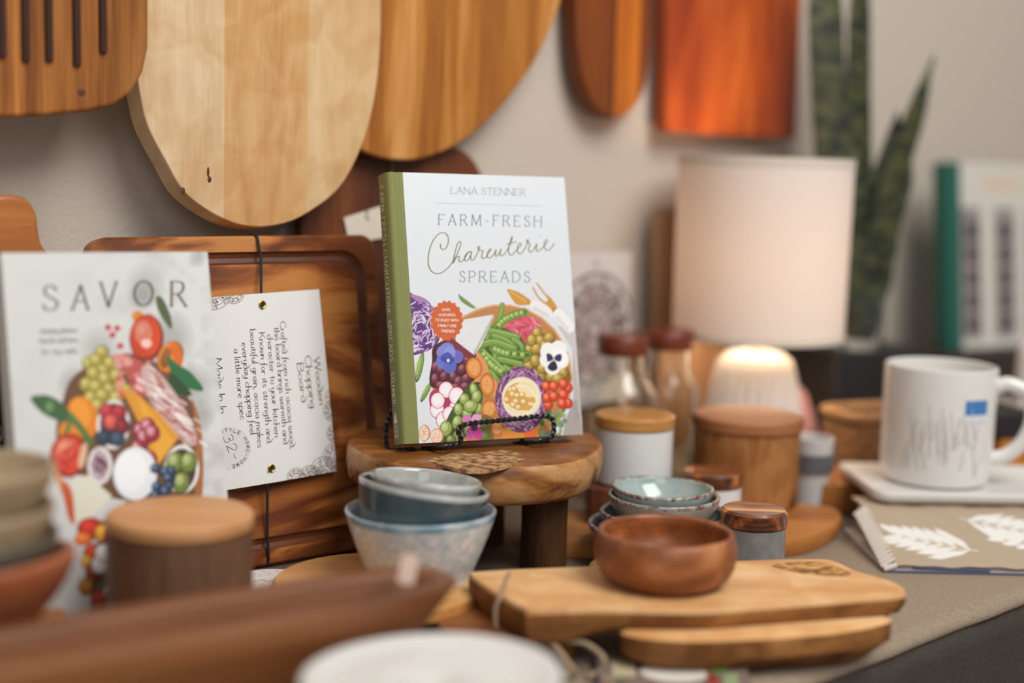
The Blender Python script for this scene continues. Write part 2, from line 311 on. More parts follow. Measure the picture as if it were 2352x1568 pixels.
# ---------------------------------------------------------------- lettering: a stroke alphabet, each glyph = (advance width, strokes)
def l_(*a): return [(a[i], a[i+1]) for i in range(0, len(a), 2)]
def s_(*a): return [tuple(q) for q in spline(l_(*a), 5)]
G = {
 'A': (.78, [l_(.39, 1, 0, 0), l_(.39, 1, .78, 0), l_(.14, .36, .64, .36)]),
 'B': (.62, [l_(0, 1, 0, 0), s_(0, 1, .35, 1, .55, .88, .52, .66, .34, .53, 0, .53), s_(.3, .53, .55, .45, .62, .27, .52, .06, .3, 0, 0, 0)]),
 'C': (.78, [s_(.74, .8, .6, .95, .4, 1, .14, .84, 0, .5, .14, .16, .4, 0, .62, .05, .77, .22)]),
 'D': (.75, [l_(0, 1, 0, 0), s_(0, 1, .35, .99, .65, .8, .75, .5, .65, .2, .35, .01, 0, 0)]),
 'E': (.58, [l_(0, 1, 0, 0), l_(0, 1, .56, 1, .56, .88), l_(0, .52, .42, .52), l_(0, 0, .58, 0, .58, .13)]),
 'F': (.55, [l_(0, 1, 0, 0), l_(0, 1, .55, 1, .55, .88), l_(0, .52, .4, .52)]),
 'G': (.8, [s_(.74, .82, .6, .95, .4, 1, .14, .84, 0, .5, .14, .16, .4, 0, .62, .04, .76, .16), l_(.76, .42, .76, .1), l_(.5, .42, .8, .42)]),
 'H': (.75, [l_(0, 1, 0, 0), l_(.75, 1, .75, 0), l_(0, .52, .75, .52)]),
 'I': (.05, [l_(.02, 1, .02, 0)]), 'J': (.4, [s_(.38, 1, .38, .3, .3, .05, .1, 0, 0, .12)]),
 'K': (.7, [l_(0, 1, 0, 0), l_(.65, 1, 0, .42), l_(.2, .6, .7, 0)]), 'L': (.56, [l_(0, 1, 0, 0), l_(0, 0, .56, 0, .56, .14)]),
 'M': (.95, [l_(.06, 1, 0, 0), l_(.06, 1, .47, .08), l_(.47, .08, .88, 1), l_(.88, 1, .95, 0)]),
 'N': (.76, [l_(0, 1, 0, 0), l_(0, 1, .76, 0), l_(.76, 0, .76, 1)]),
 'O': (.86, [s_(.43, 1, .14, .86, 0, .5, .14, .14, .43, 0, .72, .14, .86, .5, .72, .86, .43, 1)]),
 'P': (.6, [l_(0, 1, 0, 0), s_(0, 1, .35, 1, .56, .9, .58, .7, .46, .52, .25, .46, 0, .46)]),
 'R': (.7, [l_(0, 1, 0, 0), s_(0, 1, .35, 1, .54, .9, .56, .72, .44, .55, .25, .5, 0, .5), l_(.3, .5, .7, 0)]),
 'S': (.54, [s_(.5, .8, .4, .95, .25, 1, .08, .92, .04, .76, .14, .6, .38, .46, .53, .34, .54, .18, .42, .04, .25, 0, .09, .05, .01, .22)]),
 'T': (.7, [l_(.35, 1, .35, 0), l_(0, .87, 0, 1, .7, 1, .7, .87)]), 'U': (.74, [s_(0, 1, 0, .35, .12, .06, .37, 0, .62, .06, .74, .35, .74, 1)]),
 'V': (.76, [l_(0, 1, .38, 0), l_(.38, 0, .76, 1)]), 'W': (1.1, [l_(0, 1, .28, 0), l_(.28, 0, .55, .95), l_(.55, .95, .83, 0), l_(.83, 0, 1.1, 1)]),
 'X': (.7, [l_(0, 1, .7, 0), l_(.7, 1, 0, 0)]), 'Y': (.7, [l_(0, 1, .35, .5, .35, 0), l_(.7, 1, .35, .5)]), 'Z': (.65, [l_(0, 1, .65, 1, 0, 0, .65, 0)]),
 '-': (.36, [l_(0, .42, .36, .42)]), '.': (.05, [l_(0, 0, .04, .04)]), ',': (.06, [l_(.05, .04, 0, -.16)]),
 '0': (.55, [s_(.27, 1, .06, .82, 0, .5, .06, .18, .27, 0, .49, .18, .55, .5, .49, .82, .27, 1)]),
 '2': (.55, [s_(.02, .78, .14, .96, .32, 1, .5, .86, .48, .62, .25, .3, 0, 0), l_(0, 0, .56, 0)]),
 '3': (.5, [s_(.02, .9, .2, 1, .42, .92, .42, .66, .2, .54), s_(.2, .54, .45, .46, .5, .22, .34, .02, .12, 0, 0, .1)]),
 '4': (.6, [l_(.42, 0, .42, 1, 0, .3, .6, .3)]), '8': (.5, [s_(.25, .54, .05, .74, .25, 1, .45, .74, .25, .54, .02, .26, .25, 0, .5, .26, .25, .54)]),
 'a': (.46, [s_(.4, .42, .24, .5, .05, .38, .02, .16, .16, 0, .32, .08, .4, .24), l_(.4, .5, .4, .08, .48, .02)]),
 'b': (.46, [l_(0, 1, 0, .05), s_(0, .34, .2, .5, .4, .42, .46, .22, .34, .02, .16, 0, 0, .1)]),
 'c': (.4, [s_(.38, .4, .26, .5, .1, .44, 0, .24, .1, .04, .26, 0, .4, .1)]),
 'd': (.46, [s_(.44, .36, .26, .5, .06, .42, 0, .22, .12, .02, .3, .02, .44, .16), s_(.0, .98, .2, .9, .4, .6, .44, .2, .48, .02)]),
 'e': (.42, [s_(.03, .26, .3, .3, .36, .42, .22, .5, .06, .42, 0, .22, .1, .03, .26, 0, .42, .1)]),
 'f': (.3, [s_(.34, .94, .2, 1, .12, .85, .1, .4, .08, -.1, -.06, -.3), l_(-.04, .5, .28, .5)]),
 'g': (.45, [s_(.38, .42, .22, .5, .05, .42, .02, .22, .14, .06, .3, .1, .4, .26), s_(.4, .5, .42, .1, .38, -.22, .2, -.34, 0, -.24)]),
 'h': (.44, [l_(0, 1, 0, 0), s_(0, .34, .18, .5, .36, .44, .4, .24, .4, .04, .46, 0)]), 'i': (.08, [l_(.02, .5, .02, .04, .1, 0), l_(.01, .7, .04, .73)]),
 'k': (.42, [l_(0, 1, 0, 0), s_(0, .3, .3, .5, .3, .36, .1, .26), l_(.12, .27, .44, 0)]), 'l': (.08, [l_(0, 1, 0, .06, .08, 0)]),
 'm': (.7, [l_(0, .5, 0, 0), s_(0, .36, .16, .5, .3, .42, .32, .22, .32, 0), s_(.32, .36, .48, .5, .62, .42, .64, .22, .66, 0)]),
 'n': (.42, [l_(0, .5, 0, 0), s_(0, .36, .16, .5, .34, .44, .38, .24, .38, .04, .44, 0)]),
 'o': (.46, [s_(.23, .5, .06, .42, 0, .25, .06, .07, .23, 0, .4, .07, .46, .25, .4, .42, .23, .5)]),
 'p': (.45, [l_(0, .5, 0, -.38), s_(0, .36, .2, .5, .4, .42, .45, .22, .34, .02, .16, 0, 0, .1)]),
 'r': (.32, [l_(0, .5, 0, 0), s_(0, .34, .14, .48, .3, .46)]),
 's': (.34, [s_(.32, .42, .2, .5, .06, .46, .04, .34, .18, .25, .32, .16, .3, .04, .16, 0, .02, .07)]),
 't': (.3, [s_(.1, .72, .1, .15, .16, .02, .3, .04), l_(-.02, .5, .28, .5)]), 'u': (.44, [s_(0, .5, 0, .15, .12, 0, .28, .06, .4, .24), l_(.4, .5, .4, .06, .47, 0)]),
 'v': (.4, [l_(0, .5, .2, 0), l_(.2, 0, .4, .5)]), 'w': (.62, [s_(0, .5, .02, .15, .16, 0, .3, .15, .31, .5), s_(.31, .3, .34, .08, .46, 0, .6, .15, .62, .5)]),
 'y': (.42, [s_(0, .5, 0, .2, .12, .04, .28, .08, .4, .26), s_(.4, .5, .42, .1, .36, -.24, .18, -.36, 0, -.26)]), ' ': (.3, []),
}
def ribbon(pts, wf, y):
    """flat stroke in the (x,z) plane at depth y; wf(dx,dz)->width"""
    p = [np.array(q, float) for q in pts]; q = [p[0]]
    for a in p[1:]:
        if np.linalg.norm(a-q[-1]) > 1e-5: q.append(a)
    p = q
    if len(p) < 2: return [], []
    V = []; n = len(p)
    for i in range(n):
        d = p[min(i+1, n-1)]-p[max(i-1, 0)]; d = d/(np.linalg.norm(d)+1e-9); w_ = wf(d[0], d[1])/2; nr = np.array([-d[1], d[0]])
        e = 0 if 0 < i < n-1 else (-.4*w_ if i == 0 else .4*w_)
        a = p[i]+d*e
        V += [(a[0]+nr[0]*w_, y, a[1]+nr[1]*w_), (a[0]-nr[0]*w_, y, a[1]-nr[1]*w_)]
    return V, [(2*i, 2*i+1, 2*i+3, 2*i+2) for i in range(n-1)]
def text(art, s, p0, p1, cap, wd, thin=None, serif=True, y=-.02, track=.22, yf=None, ups=None):
    """lettering between two photo points on a printed face; returns (V,F). cap = cap height in photo pixels, up is left-normal of p0->p1"""
    thin = wd if thin is None else thin; p0 = np.array(p0, float); p1 = np.array(p1, float)
    adv = [G[c][0]+(track if c != ' ' else track*.6) for c in s]; tot = sum(adv)-track; L = np.linalg.norm(p1-p0); ex = (p1-p0)/L; ey = np.array([ex[1], -ex[0]])
    sc = L/(tot*cap)                                    # horizontal fitting
    k = 1/np.linalg.norm(art.m([p0+ex])-art.m([p0])) if False else np.linalg.norm(art.m([p0+ex*10])-art.m([p0]))/10
    V = []; Fc = []; x = 0
    def add(st, w1, w2):
        nonlocal V, Fc
        q = [p0+ex*(a+x)*cap*sc+ey*b*cap for a, b in st]; c = art.m(q)
        v, f = ribbon(c, (lambda dx, dz: (w2+(w1-w2)*abs(dz))*k), y); j = len(V)
        if yf is not None: v = [(a, y+yf(a, b), b) for a, _, b in v]
        V += v; Fc += [tuple(i+j for i in g) for g in f]
    for ch, ad in zip(s, adv):
        for st in G[ch][1]:
            add(st, wd, thin)
            if serif and ch.isupper():
                for e in (st[0], st[-1]):
                    o = st[1] if e is st[0] else st[-2]
                    if abs(e[1]-round(e[1])) < .03 and abs(o[1]-e[1]) > .25: add([(e[0]-.085, round(e[1])), (e[0]+.085, round(e[1]))], thin, thin)
        x += ad
    return V, Fc
# ================================================================ THE SETTING
M_wall = mat('wall_paint', 'c9bcae', .85, .2, bump=.35, bscale=160)
M_cloth = mat('taupe_cloth', '9c8b77', .95, .1, noise=.16, nscale=260, bump=.5, bscale=900)
M_floor = mat('floor_boards', '6a5443', .6)
WD = np.array([math.cos(R(WYAW)), math.sin(R(WYAW)), 0]); WN = np.array([math.sin(R(WYAW)), -math.cos(R(WYAW)), 0])
wallM = Plane((0, 161, 0), WYAW).mat()
tag(build('wall_back', *box(-160, 330, 0, 8, -78, 190), M_wall, mw=wallM), 'plain warm white plaster wall behind the display', 'wall', kind='structure')
tag(build('floor', *box(-400, 500, -300, 420, -82, -78), M_floor), 'dark wooden floor below the table', 'floor', kind='structure')
# table with a taupe cloth: top from the wall to 59 cm in front of it, rounded edge, drop
tb = thing('display_table', 'long display table under the taupe cloth', 'table', mw=wallM)
build('tabletop', *box(-95, 180, -58, -0.6, -3.2, -0.5), wood('tablewood', ['5a3a22', '7a5233'], 'X'), tb)
for sx in (-88, 172):
    for sy in (-54, -6): build('leg', *box(sx-2.5, sx+2.5, sy-2.5, sy+2.5, -78, -3.2), bpy.data.materials['tablewood'], tb)
prof = [(-.3, 0), (-57.4, 0), (-58.4, -.25), (-58.8, -.7), (-58.85, -1.1), (-58.6, -1.5)]
V = []; Fc = []; nx = 120
for i in range(nx+1):
    x = -97+280*i/nx
    for j, (y, z) in enumerate(prof):
        V.append((x, y-(.5*math.sin(x*.35)+.3*math.sin(x*.81)) * (.12 if j > 3 else 0), z))
k = len(prof)
for i in range(nx):
    for j in range(k-1): a = i*k+j; Fc.append((a, a+1, a+k+1, a+k))
tc_ = build('tablecloth', V, Fc, M_cloth, mw=wallM, auto=70)
sm_ = tc_.modifiers.new('thickness', 'SOLIDIFY'); sm_.thickness = .003; sm_.offset = -1
tag(tc_, 'taupe woven tablecloth spread over the display table', 'tablecloth')
V = []; Fc = []
for i in range(nx*2+1):
    x = -96+278*i/(nx*2)
    for j, z in enumerate((-.62, -3.5, -12, -40, -74)):
        V.append((x, -58.35-.03*j-(.6*math.sin(x*.9)+.4*math.sin(x*2.1))*(0, .05, .5, 1, 1.3)[j], z))
for i in range(nx*2):
    for j in range(4): a = i*5+j; Fc.append((a, a+1, a+6, a+5))
sk = build('table_skirt', V, Fc, mat('charcoal_cloth', '4c4740', .95, .1, noise=.2, nscale=300, bump=.4, bscale=900), mw=wallM, auto=70)
sm_ = sk.modifiers.new('thickness', 'SOLIDIFY'); sm_.thickness = .002; sm_.offset = 1
tag(sk, 'charcoal cloth skirt hanging from the front edge of the display table', 'table skirt')

# ================================================================ HANGING BOARDS
def flatboard(name, label, pl, pts_px, th, m, bevel=.35, px_smooth=False, group=None, off=0, cat='cutting board', obj_m=None):
    pts = pl.uvs(pts_px, off)
    if px_smooth: pts = [tuple(q) for q in spline(pts, 6, True)]
    V, Fc = prism(pts, 0, th); o = build(name, V, Fc, m, mw=pl.mat(), bevel=bevel, seg=4)
    if label: tag(o, label, cat, group)
    return o
# pale board (mango wood, three staves)
plp = wallplane(590, 200, 6.8)
M_pale = wood('mango_wood', ['c9a67e', 'dcbf98', 'e6cfae'], 'Z', 20, 4, 1.2, .25, .6, .2, seed=3, blotch=.10,
              planks=[(-40, (1, 1, 1)), (plp.uv(511, 200)[0], (.92, .76, .55)), (plp.uv(706, 200)[0], (.95, .88, .76))])
ptsp = spline([(300, -120), (302, 0), (308, 110), (322, 214), (340, 290), (380, 368), (425, 442), (500, 496), (575, 520), (655, 512), (720, 480), (780, 430), (825, 350), (856, 250), (872, 130), (876, 0), (870, -120), (840, -260), (760, -380), (580, -430), (400, -380), (300, -260)], 6, True)
pq_ = ccw([tuple(q) for q in plp.uvs([tuple(q) for q in ptsp])]); pc_ = np.mean(pq_, 0); V, Fc = prism(pq_, 0, 2.2); n_ = len(pq_)
V = V[:n_]+[(x+(x-pc_[0])*.012, y, z+(z-pc_[1])*.028) for x, y, z in V[n_:]]
pb = build('oval_board', V, Fc, M_pale, mw=plp.mat(), bevel=.12, seg=3)
pbt = thing('oval_cutting_board', 'large pale oval wooden board hanging on the wall, three staves, small knots', 'cutting board', mw=plp.mat())
pb.name = 'board_body'; pb.parent = pbt; pb.matrix_basis = Matrix()
M_knot = mat('knot', '5a2f1c', .7)
def spot(px, py, rx, rz, pl, m, parent, nm='knot', y=-.04):
    x, z = pl.uv(px, py); V, Fc = lathe([(0, .05), (.7, .035), (1, 0)], 20)
    build(nm, [(x+a*rx, y+.03-c, z+b*rz) for a, b, c in V], [f[::-1] for f in Fc], m, parent)
for a in ((478, 395, .13, .45), (481, 412, .2, .28), (420, 438, .22, .3)): spot(*a, plp, M_knot, pbt)
# golden round board behind it
plr = wallplane(960, 200, 4.4)
M_gold = wood('acacia_gold', ['8f5220', 'b0702c', 'c88a48', 'd29c5e'], 'Z', 24, 2.2, .7, .3, .55, .3, seed=9, rings=10)
ptsr = spline([(700, -120), (690, 0), (710, 150), (760, 265), (830, 345), (925, 369), (1010, 352), (1090, 305), (1170, 225), (1235, 130), (1280, 30), (1302, -60), (1300, -200), (1200, -360), (980, -420), (780, -340)], 6, True)
tag(flatboard('round_cutting_board', None, plr, ptsr, 1.6, M_gold, .3), 'large golden brown round wooden board hanging behind the pale oval one', 'cutting board')
# dark grooved board at the top left
pla = wallplane(160, 100, 8.9)
M_dk = wood('acacia_dark', ['4c260e', '80481c', 'a4662c', 'b87c40'], 'Z', 26, 2.4, .6, .3, .5, .3, seed=5,
            planks=[(-40, 1.0), (pla.uv(30, 100)[0], (1.7, 1.9, 2.1)), (pla.uv(52, 100)[0], .95), (pla.uv(250, 100)[0], .8)])
ga = thing('grooved_cutting_board', 'dark acacia board with vertical grooves and a pale stripe, hanging at the upper left', 'cutting board', mw=pla.mat())
pts = pla.uvs([(-150, -250), (352, -250), (343, -60), (342, 110), (330, 165), (306, 210), (262, 243), (200, 256), (100, 266), (0, 270), (-150, 276)])
V, Fc = prism(pts, 0, 1.9); bd = build('board_body', V, Fc, M_dk, ga, bevel=.35, seg=4)
cut = []
for gx, gy in ((58, 140), (112, 140), (176, 150), (236, 120), (4, 130)):
    x, z = pla.uv(gx, gy); x2, z2 = pla.uv(gx-6, -300); cut.append(tube([(x, -.05, z), (x2, -.05, z2)], .35, 10))
spot(187, 212, .35, .3, pla, M_knot, ga)
cu = build('groove', *join(*cut), mat('groove_dark', '3a1c0e', .8), ga)
# two tone paddle and orange red board on the far part of the wall
ple = wallplane(1410, 130, 3.4)
M_e = wood('teak_two_tone', ['7a3a12', '9a5218', 'b06a20'], 'Z', 22, 1.5, .3, .3, .45, .4, seed=2, planks=[(-20, (.62, .55, .5)), (ple.uv(1408, 100)[0]-.3, (.22, .15, .1)), (ple.uv(1408, 100)[0]+.3, (1.2, 1.15, .8)), (ple.uv(1468, 100)[0], (.45, .36, .3))])
tag(flatboard('paddle_board', None, ple, spline([(1322, -200), (1324, 0), (1328, 110), (1342, 195), (1372, 252), (1412, 272), (1452, 255), (1484, 200), (1498, 100), (1500, 0), (1500, -200)], 5)+[np.array((1410, -230))], 2.4, M_e, .5), 'narrow two-tone brown paddle board with rounded end hanging on the wall', 'cutting board')
plf = wallplane(1690, 130, 3.2)
M_f = wood('orange_wood', ['6e260c', '9c4016', 'b4541c', 'c06a2c'], 'Z', 14, 2.5, 1.0, .15, .45, .4, seed=12, knots=5)
tag(flatboard('rectangular_board', None, plf, [(1534, -200), (1846, -200), (1843, 0), (1836, 160), (1829, 320), (1700, 313), (1529, 302), (1530, 100)], 1.8, M_f, .3), 'reddish orange rectangular wooden board hanging above the lamp', 'cutting board')

# ================================================================ LEANING BOARDS BY THE WALL
yb = np.array(T(642, 1300)); plk = Plane((yb[0], yb[1], 0.2), 40, 9)
M_ac = wood('acacia_board', ['34180a', '743c1c', 'a05e2c', 'bd7c40'], 'X', 10, 2.8, 1.9, .2, .38, .5, seed=4, rings=20, coat=.15)
M_acg = wood('acacia_groove_shade', ['3c1c0e', '5e3018', '7a4324'], 'X', 13, 2.6, 1.3, .2, .4, .5, seed=4)  # board wood in darker tones: the juice groove's shade is put into its colour
ac = thing('acacia_chopping_board', 'reddish brown acacia board with juice groove leaning by the wall, white care card tied on', 'cutting board', mw=plk.mat())
xl = plk.uv(205, 545)[0]; zt = plk.uv(590, 541)[1]; xr = 13.0
outer = rrect(xl, xr, 0, zt, 1.6, 6); gi = 1.45
def lane(d, r): return rrect(xl+d, xr-d, d, zt-d, r, 6)
ringsV = []; RV = [(lane(0, 1.6), .25), (lane(.25, 1.5), 0), (lane(gi, 2.6), 0), (lane(gi+.18, 2.5), .22), (lane(gi+.55, 2.3), .34), (lane(gi+.95, 2.1), .22), (lane(gi+1.15, 2.0), 0)]
n = len(RV[0][0]); V = []; Fc = []; mi = []
V += [(x, 1.8, z) for x, z in RV[0][0]]
for pts, y in RV: V += [(x, y, z) for x, z in pts]
for j in range(len(RV)):
    for i in range(n):
        a = j*n+i; b = j*n+(i+1) % n; Fc.append((a, b, b+n, a+n)); mi.append(1 if j in (3, 4, 5, 6) else 0)
Fc.append(tuple(range(len(RV)*n, len(RV)*n+n))); mi.append(0); Fc.append(tuple(range(n))[::-1]); mi.append(0)
build('board_body', V, Fc, [M_ac, M_acg], ac, mi=mi, auto=25)
# care card: printed, curved, held by a black elastic
src = [(430, 699), (741, 675), (771, 1094), (470, 1134)]
cc = [plk.uv(*q, -1.0) for q in src]; CW = cc[1][0]-cc[0][0]; CH = cc[0][1]-cc[3][1]
card = Art(14.0, 17.2, 20, 'e9e8e4', src)
cwd = np.linalg.norm(np.array(cc[1])-np.array(cc[0])); chd = np.linalg.norm(np.array(cc[2])-np.array(cc[1]))
card = Art(cwd, chd, 22, 'e6e5e1', src)
Z4 = lambda x, y: (440+x/1.961, 520+y/1.961)
br = '5b4636'
def mandala(art, cx, cy, r, col, petals=11, al=.85, lw=1.4):
    for rr in (1, .8, .45, .2): art.line([(cx+r*rr*math.cos(a), cy+r*rr*math.sin(a)) for a in np.linspace(0, 6.283, 40)], lw, col, al)
    for k in range(petals):
        a = 6.283*k/petals; art.line([(cx+r*(.45+.35*abs(math.sin(t)))*math.cos(a+t*.09), cy+r*(.45+.35*abs(math.sin(t)))*math.sin(a+t*.09)) for t in np.linspace(0, 3.14, 8)], lw, col, al)
        art.ell(cx+r*.62*math.cos(a), cy+r*.62*math.sin(a), r*.06, r*.06, 0, col, al); art.ell(cx+r*.9*math.cos(a+.2), cy+r*.9*math.sin(a+.2), r*.05, r*.05, 0, col, al)
mandala(card, *Z4(100, 318), 42, br); mandala(card, *Z4(190, 330), 22, br, 8); mandala(card, *Z4(60, 360), 28, br)
for q in ((455, 1150, 22), (520, 1150, 27), (590, 1135, 38), (645, 1060, 30), (650, 960, 22), (640, 860, 24), (560, 1165, 30)): mandala(card, *Z4(*q[:2]), q[2], br, 9)
mandala(card, *Z4(645, 800), 22, 'b98a3c', 8)
for k in range(9): card.ell(*Z4(632+3*(k % 3), 775+9*k), 3, 4, 20, 'c79a48', .7)
card.ell(*Z4(165, 1012), 46, 47, 0, 'dcdbd6'); card.line([(Z4(165, 1012)[0]+46*math.cos(a), Z4(165, 1012)[1]+47*math.sin(a)) for a in np.linspace(0, 6.283, 50)], .9, 'c9c6be', .8)
bend = lambda x, z: -.55*np.sin(np.clip(x/cwd, 0, 1)*math.pi)+.3
V, Fc, C = card.grid(lambda X, Z: bend(X, Z)); ex = []
for s_txt, a, b, h in (('Wooden', (553, 618), (574, 832), 30), ('Chopping', (508, 612), (530, 845), 32), ('Board', (470, 645), (488, 818), 30)):
    ex.append((*text(card, s_txt, Z4(*a), Z4(*b), h/1.961, 1.3, 2.9, False, -.015, .12, bend), '6b5638'))
for s_txt, a, b in (('Crafted from rich acacia wood,', (395, 455), (430, 1020)), ('this board brings warmth and', (367, 483), (400, 1000)), ('character to your kitchen.', (335, 513), (361, 975)), ('Known for its strength and', (298, 505), (326, 992)), ('beautiful grain, acacia makes', (258, 490), (286, 1012)), ('everyday chopping feel', (222, 550), (254, 955)), ('a little more spec', (188, 578), (213, 888)), ('Made In In', (110, 618), (130, 860))):
    ex.append((*text(card, s_txt, Z4(*a), Z4(*b), 13.6, 1.0, 2.1, False, -.015, .13, bend), '3c2e22'))
for k, ch in enumerate('STYLE HOME-HOME'):
    if ch in ' ': continue
    a = R(-112+k*13.5); cx, cy = Z4(165, 1012); p = np.array((cx+37*math.cos(a), cy+37*math.sin(a))); d = np.array((-math.sin(a), math.cos(a)))*2.6
    ex.append((*text(card, ch, p-d, p+d, 7, .9, .9, False, -.02, .2, bend), '3c3a38'))
ex.append((*text(card, '32-', Z4(140, 962), Z4(176, 1062), 20, .9, .9, False, -.03, .2, bend), '4a4846'))
ex = [(v, f, c) for v, f, c in ex]
s0 = cc[3]; ang = math.degrees(math.atan2(cc[1][1]-cc[0][1], cc[1][0]-cc[0][0]))
ct = thing('care_card', 'white printed care card held by black elastic on the acacia board', 'card', mw=plk.mat((s0[0], -1.0, s0[1])) @ Matrix.Rotation(-R(ang), 4, 'Y'))
M_card = vcol('printed_card', .42, .4)
fastmesh('printed_sheet', V, Fc, C, M_card, ct, extra=ex)
M_brass = mat('brass', 'b08a3e', .3, metal=1); M_blk = mat('black_elastic', '17181a', .7)
for q in ((315, 377), (343, 1104)):
    u, v = card.m([Z4(*q)])[0]; tor = [(u+.3*math.cos(a), bend(u, v)-.04, v+.3*math.sin(a)) for a in np.linspace(0, 6.283, 24, endpoint=False)]
    ey_ = build('eyelet', *tube(tor, .09, 8, True), M_brass, ct)
    build('eyelet_hole', *tube([(u, bend(u, v)-.03, v), (u, bend(u, v)+.01, v)], .2, 12), M_blk, ey_)
a0 = plk.uv(592, 535, -.3); a1 = plk.uv(602, 712, -1.3); b0 = plk.uv(616, 1082, -1.3); b1 = plk.uv(619, 1306, -.2)
cd_ = build('elastic_cord', *tube([(a0[0], 1.9, a0[1]-.2), (a0[0], .8, zt+.2), (a0[0], -.15, zt-.1), (a0[0]+.1, -.4, zt-2), (a1[0], -1.15, a1[1])], .13, 8), M_blk, ac)
build('elastic_cord', *tube([(b0[0], -1.15, b0[1]), (b1[0]-.05, -.35, 3), (b1[0], -.15, .6), (b1[0], .2, .1), (b1[0], 1.9, .15)], .13, 8), M_blk, ac)
# brown shouldered board behind, with its own card
o = wallplane(900, 800, 3.5); 
plb = Plane((o.o[0], o.o[1], 0.1), WYAW, 2.2)
M_br = wood('walnut_brown', ['3c1c10', '5c2e1a', '74401f', '7f4c2c'], 'Z', 16, 2, .7, .25, .45, .4, seed=8)
zb = 0.2
o2 = [plb.uv(*q) for q in [(694, 560), (696, 500), (716, 452), (760, 400), (830, 352), (930, 334), (1030, 336), (1075, 352), (1104, 392), (1118, 440), (1122, 560)]]
o2 = [tuple(q) for q in spline(o2, 4)] + [(o2[-1][0]+.2, zb), (o2[0][0], zb)]
bs = thing('shouldered_board', 'brown wooden board with rounded shoulders standing behind the acacia one', 'cutting board', mw=plb.mat())
build('board_body', *prism(o2, 0, 1.4), M_br, bs, bevel=.3)
hx, hz = plb.uv(895, 385); build('hanging_cord', *tube([(hx, -.15, hz+2.5), (hx+.1, -.2, hz), (hx+.15, -.15, hz-3)], .12, 8), mat('tan_cord', '8d6a50', .8), bs)
pt = [plb.uv(*q, -.3) for q in [(790, 500), (872, 474), (960, 452), (965, 520), (885, 545), (803, 560)]]
t2 = tag(build('paper_tag', *prism([pt[0], pt[1], pt[2], pt[3], pt[4], pt[5]], -.28, -.2), mat('tag_paper', 'dccfbf', .6), mw=plb.mat()), 'small cream paper tag hanging on the brown shouldered board', 'tag')
kx, kz = plb.uv(843, 493, -.3); build('printed_knot', *tube([(kx-.3, -.31, kz+.5), (kx+.1, -.31, kz+.2), (kx-.2, -.31, kz-.2), (kx+.25, -.31, kz-.5)], .07, 6), mat('olive_ink', '4a4a38', .8), t2)
# small orange brown handle at the far left, dark spotted panel
plg = Plane(T(30, 1372, .1)*np.array([1, 1, 0])+np.array([0, 0, .1]), 43, 4)
og = [plg.uv(*q) for q in [(-230, 620), (-120, 600), (-70, 560), (-55, 500), (-20, 455), (20, 446), (62, 456), (85, 490), (90, 525), (100, 565), (135, 600), (190, 640)]]
og = [tuple(q) for q in spline(og, 5)] + [(og[-1][0]+1, 0), (og[0][0], 0)]
M_or = wood('oiled_orange', ['8a4a1c', 'a8632a', 'c8843f'], 'X', 16, 3, .5, .2, .4, .5, seed=6)
tag(build('handled_board', *prism(og, 0, 1.6), M_or, mw=plg.mat(), bevel=.4), 'orange brown board with rounded handle standing behind the white recipe book', 'cutting board')
pld = Plane(T(-40, 1420, .1), 40, 6)
dk = [pld.uv(*q) for q in [(-160, 620), (14, 600), (34, 1200), (50, 1420), (-130, 1480)]]
zl = min(q[1] for q in dk); 
dp = Art(9, 26, 9, '131416')
rr = random.Random(4)
for q in ((6.6, 17.6), (7.1, 14.2), (6.9, 12.0), (6.4, 9.0), (4, 20), (3, 15), (4, 10), (2, 6), (5, 4)):
    dp.ell(q[0], q[1], .55, .8, rr.uniform(0, 90), 'b8b2ac'); dp.ell(q[0]+.2, q[1], .3, .4, 0, '2a2a2c')
dp.ell(7.2, 7.7, 1.0, 1.5, 10, 'b0aaa4'); dp.ell(7.2, 7.7, .6, .9, 10, '131416')
rx = pld.uv(10, 700)[0]; V, Fc, C = dp.grid()
sp = thing('spotted_book', 'black book with white printed spots behind the white recipe book at the far left', 'book', mw=pld.mat((rx-9+.6, 0, .2)))
fastmesh('cover', V, Fc, C, vcol('spotted_cover', .5), sp); build('page_block', *box(0, 9, .02, 1.6, 0, 26), mat('black_cloth', '1a1a1c', .7), sp)

# ================================================================ FARM-FRESH BOOK on wire easel on round stand
FB = Plane((-7.9, 122.3, 12.35), 25.3, 13.8, -.3)
src = [(921, 397), (1296, 408), (1336, 1000), (963, 1018)]
def setplane(pl, src, depth):
    """slide the plane so that the lower-left corner lies at the given depth, return sizes"""
    pl.o = P(*src[3], depth); c = [np.array(pl.uv(*q)) for q in src]
    return (c[1][0]-c[0][0]+c[2][0]-c[3][0])/2, (c[0][1]-c[3][1]+c[1][1]-c[2][1])/2
BW, BH = setplane(FB, src, 122.3)
A = Art(BW, BH, 26, 'd9dce0', src)
Z = lambda x, y: (860+x/3.734, 640+y/3.734)
k2 = 1/3.734
def E_(x, y, rx, ry, a, c, al=1.): A.ell(*Z(x, y), rx*k2, ry*k2, a, c, al)
def B_(x, y, rx, ry, a, c, **k): A.ball(*Z(x, y), rx*k2, ry*k2, a, c, **k)
def P_(pts, c, al=1., sm=False): A.poly([Z(*q) for q in pts], c, al, sm)
def L_(pts, wd, c, al=1., sm=False): A.line([Z(*q) for q in pts], wd*k2, c, al, sm)
rg = random.Random(7)
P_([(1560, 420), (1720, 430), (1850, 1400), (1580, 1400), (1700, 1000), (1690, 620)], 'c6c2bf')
P_([(1690, 600), (1730, 900), (1790, 1180), (1700, 1250), (1690, 900)], 'b3acaa', .8)
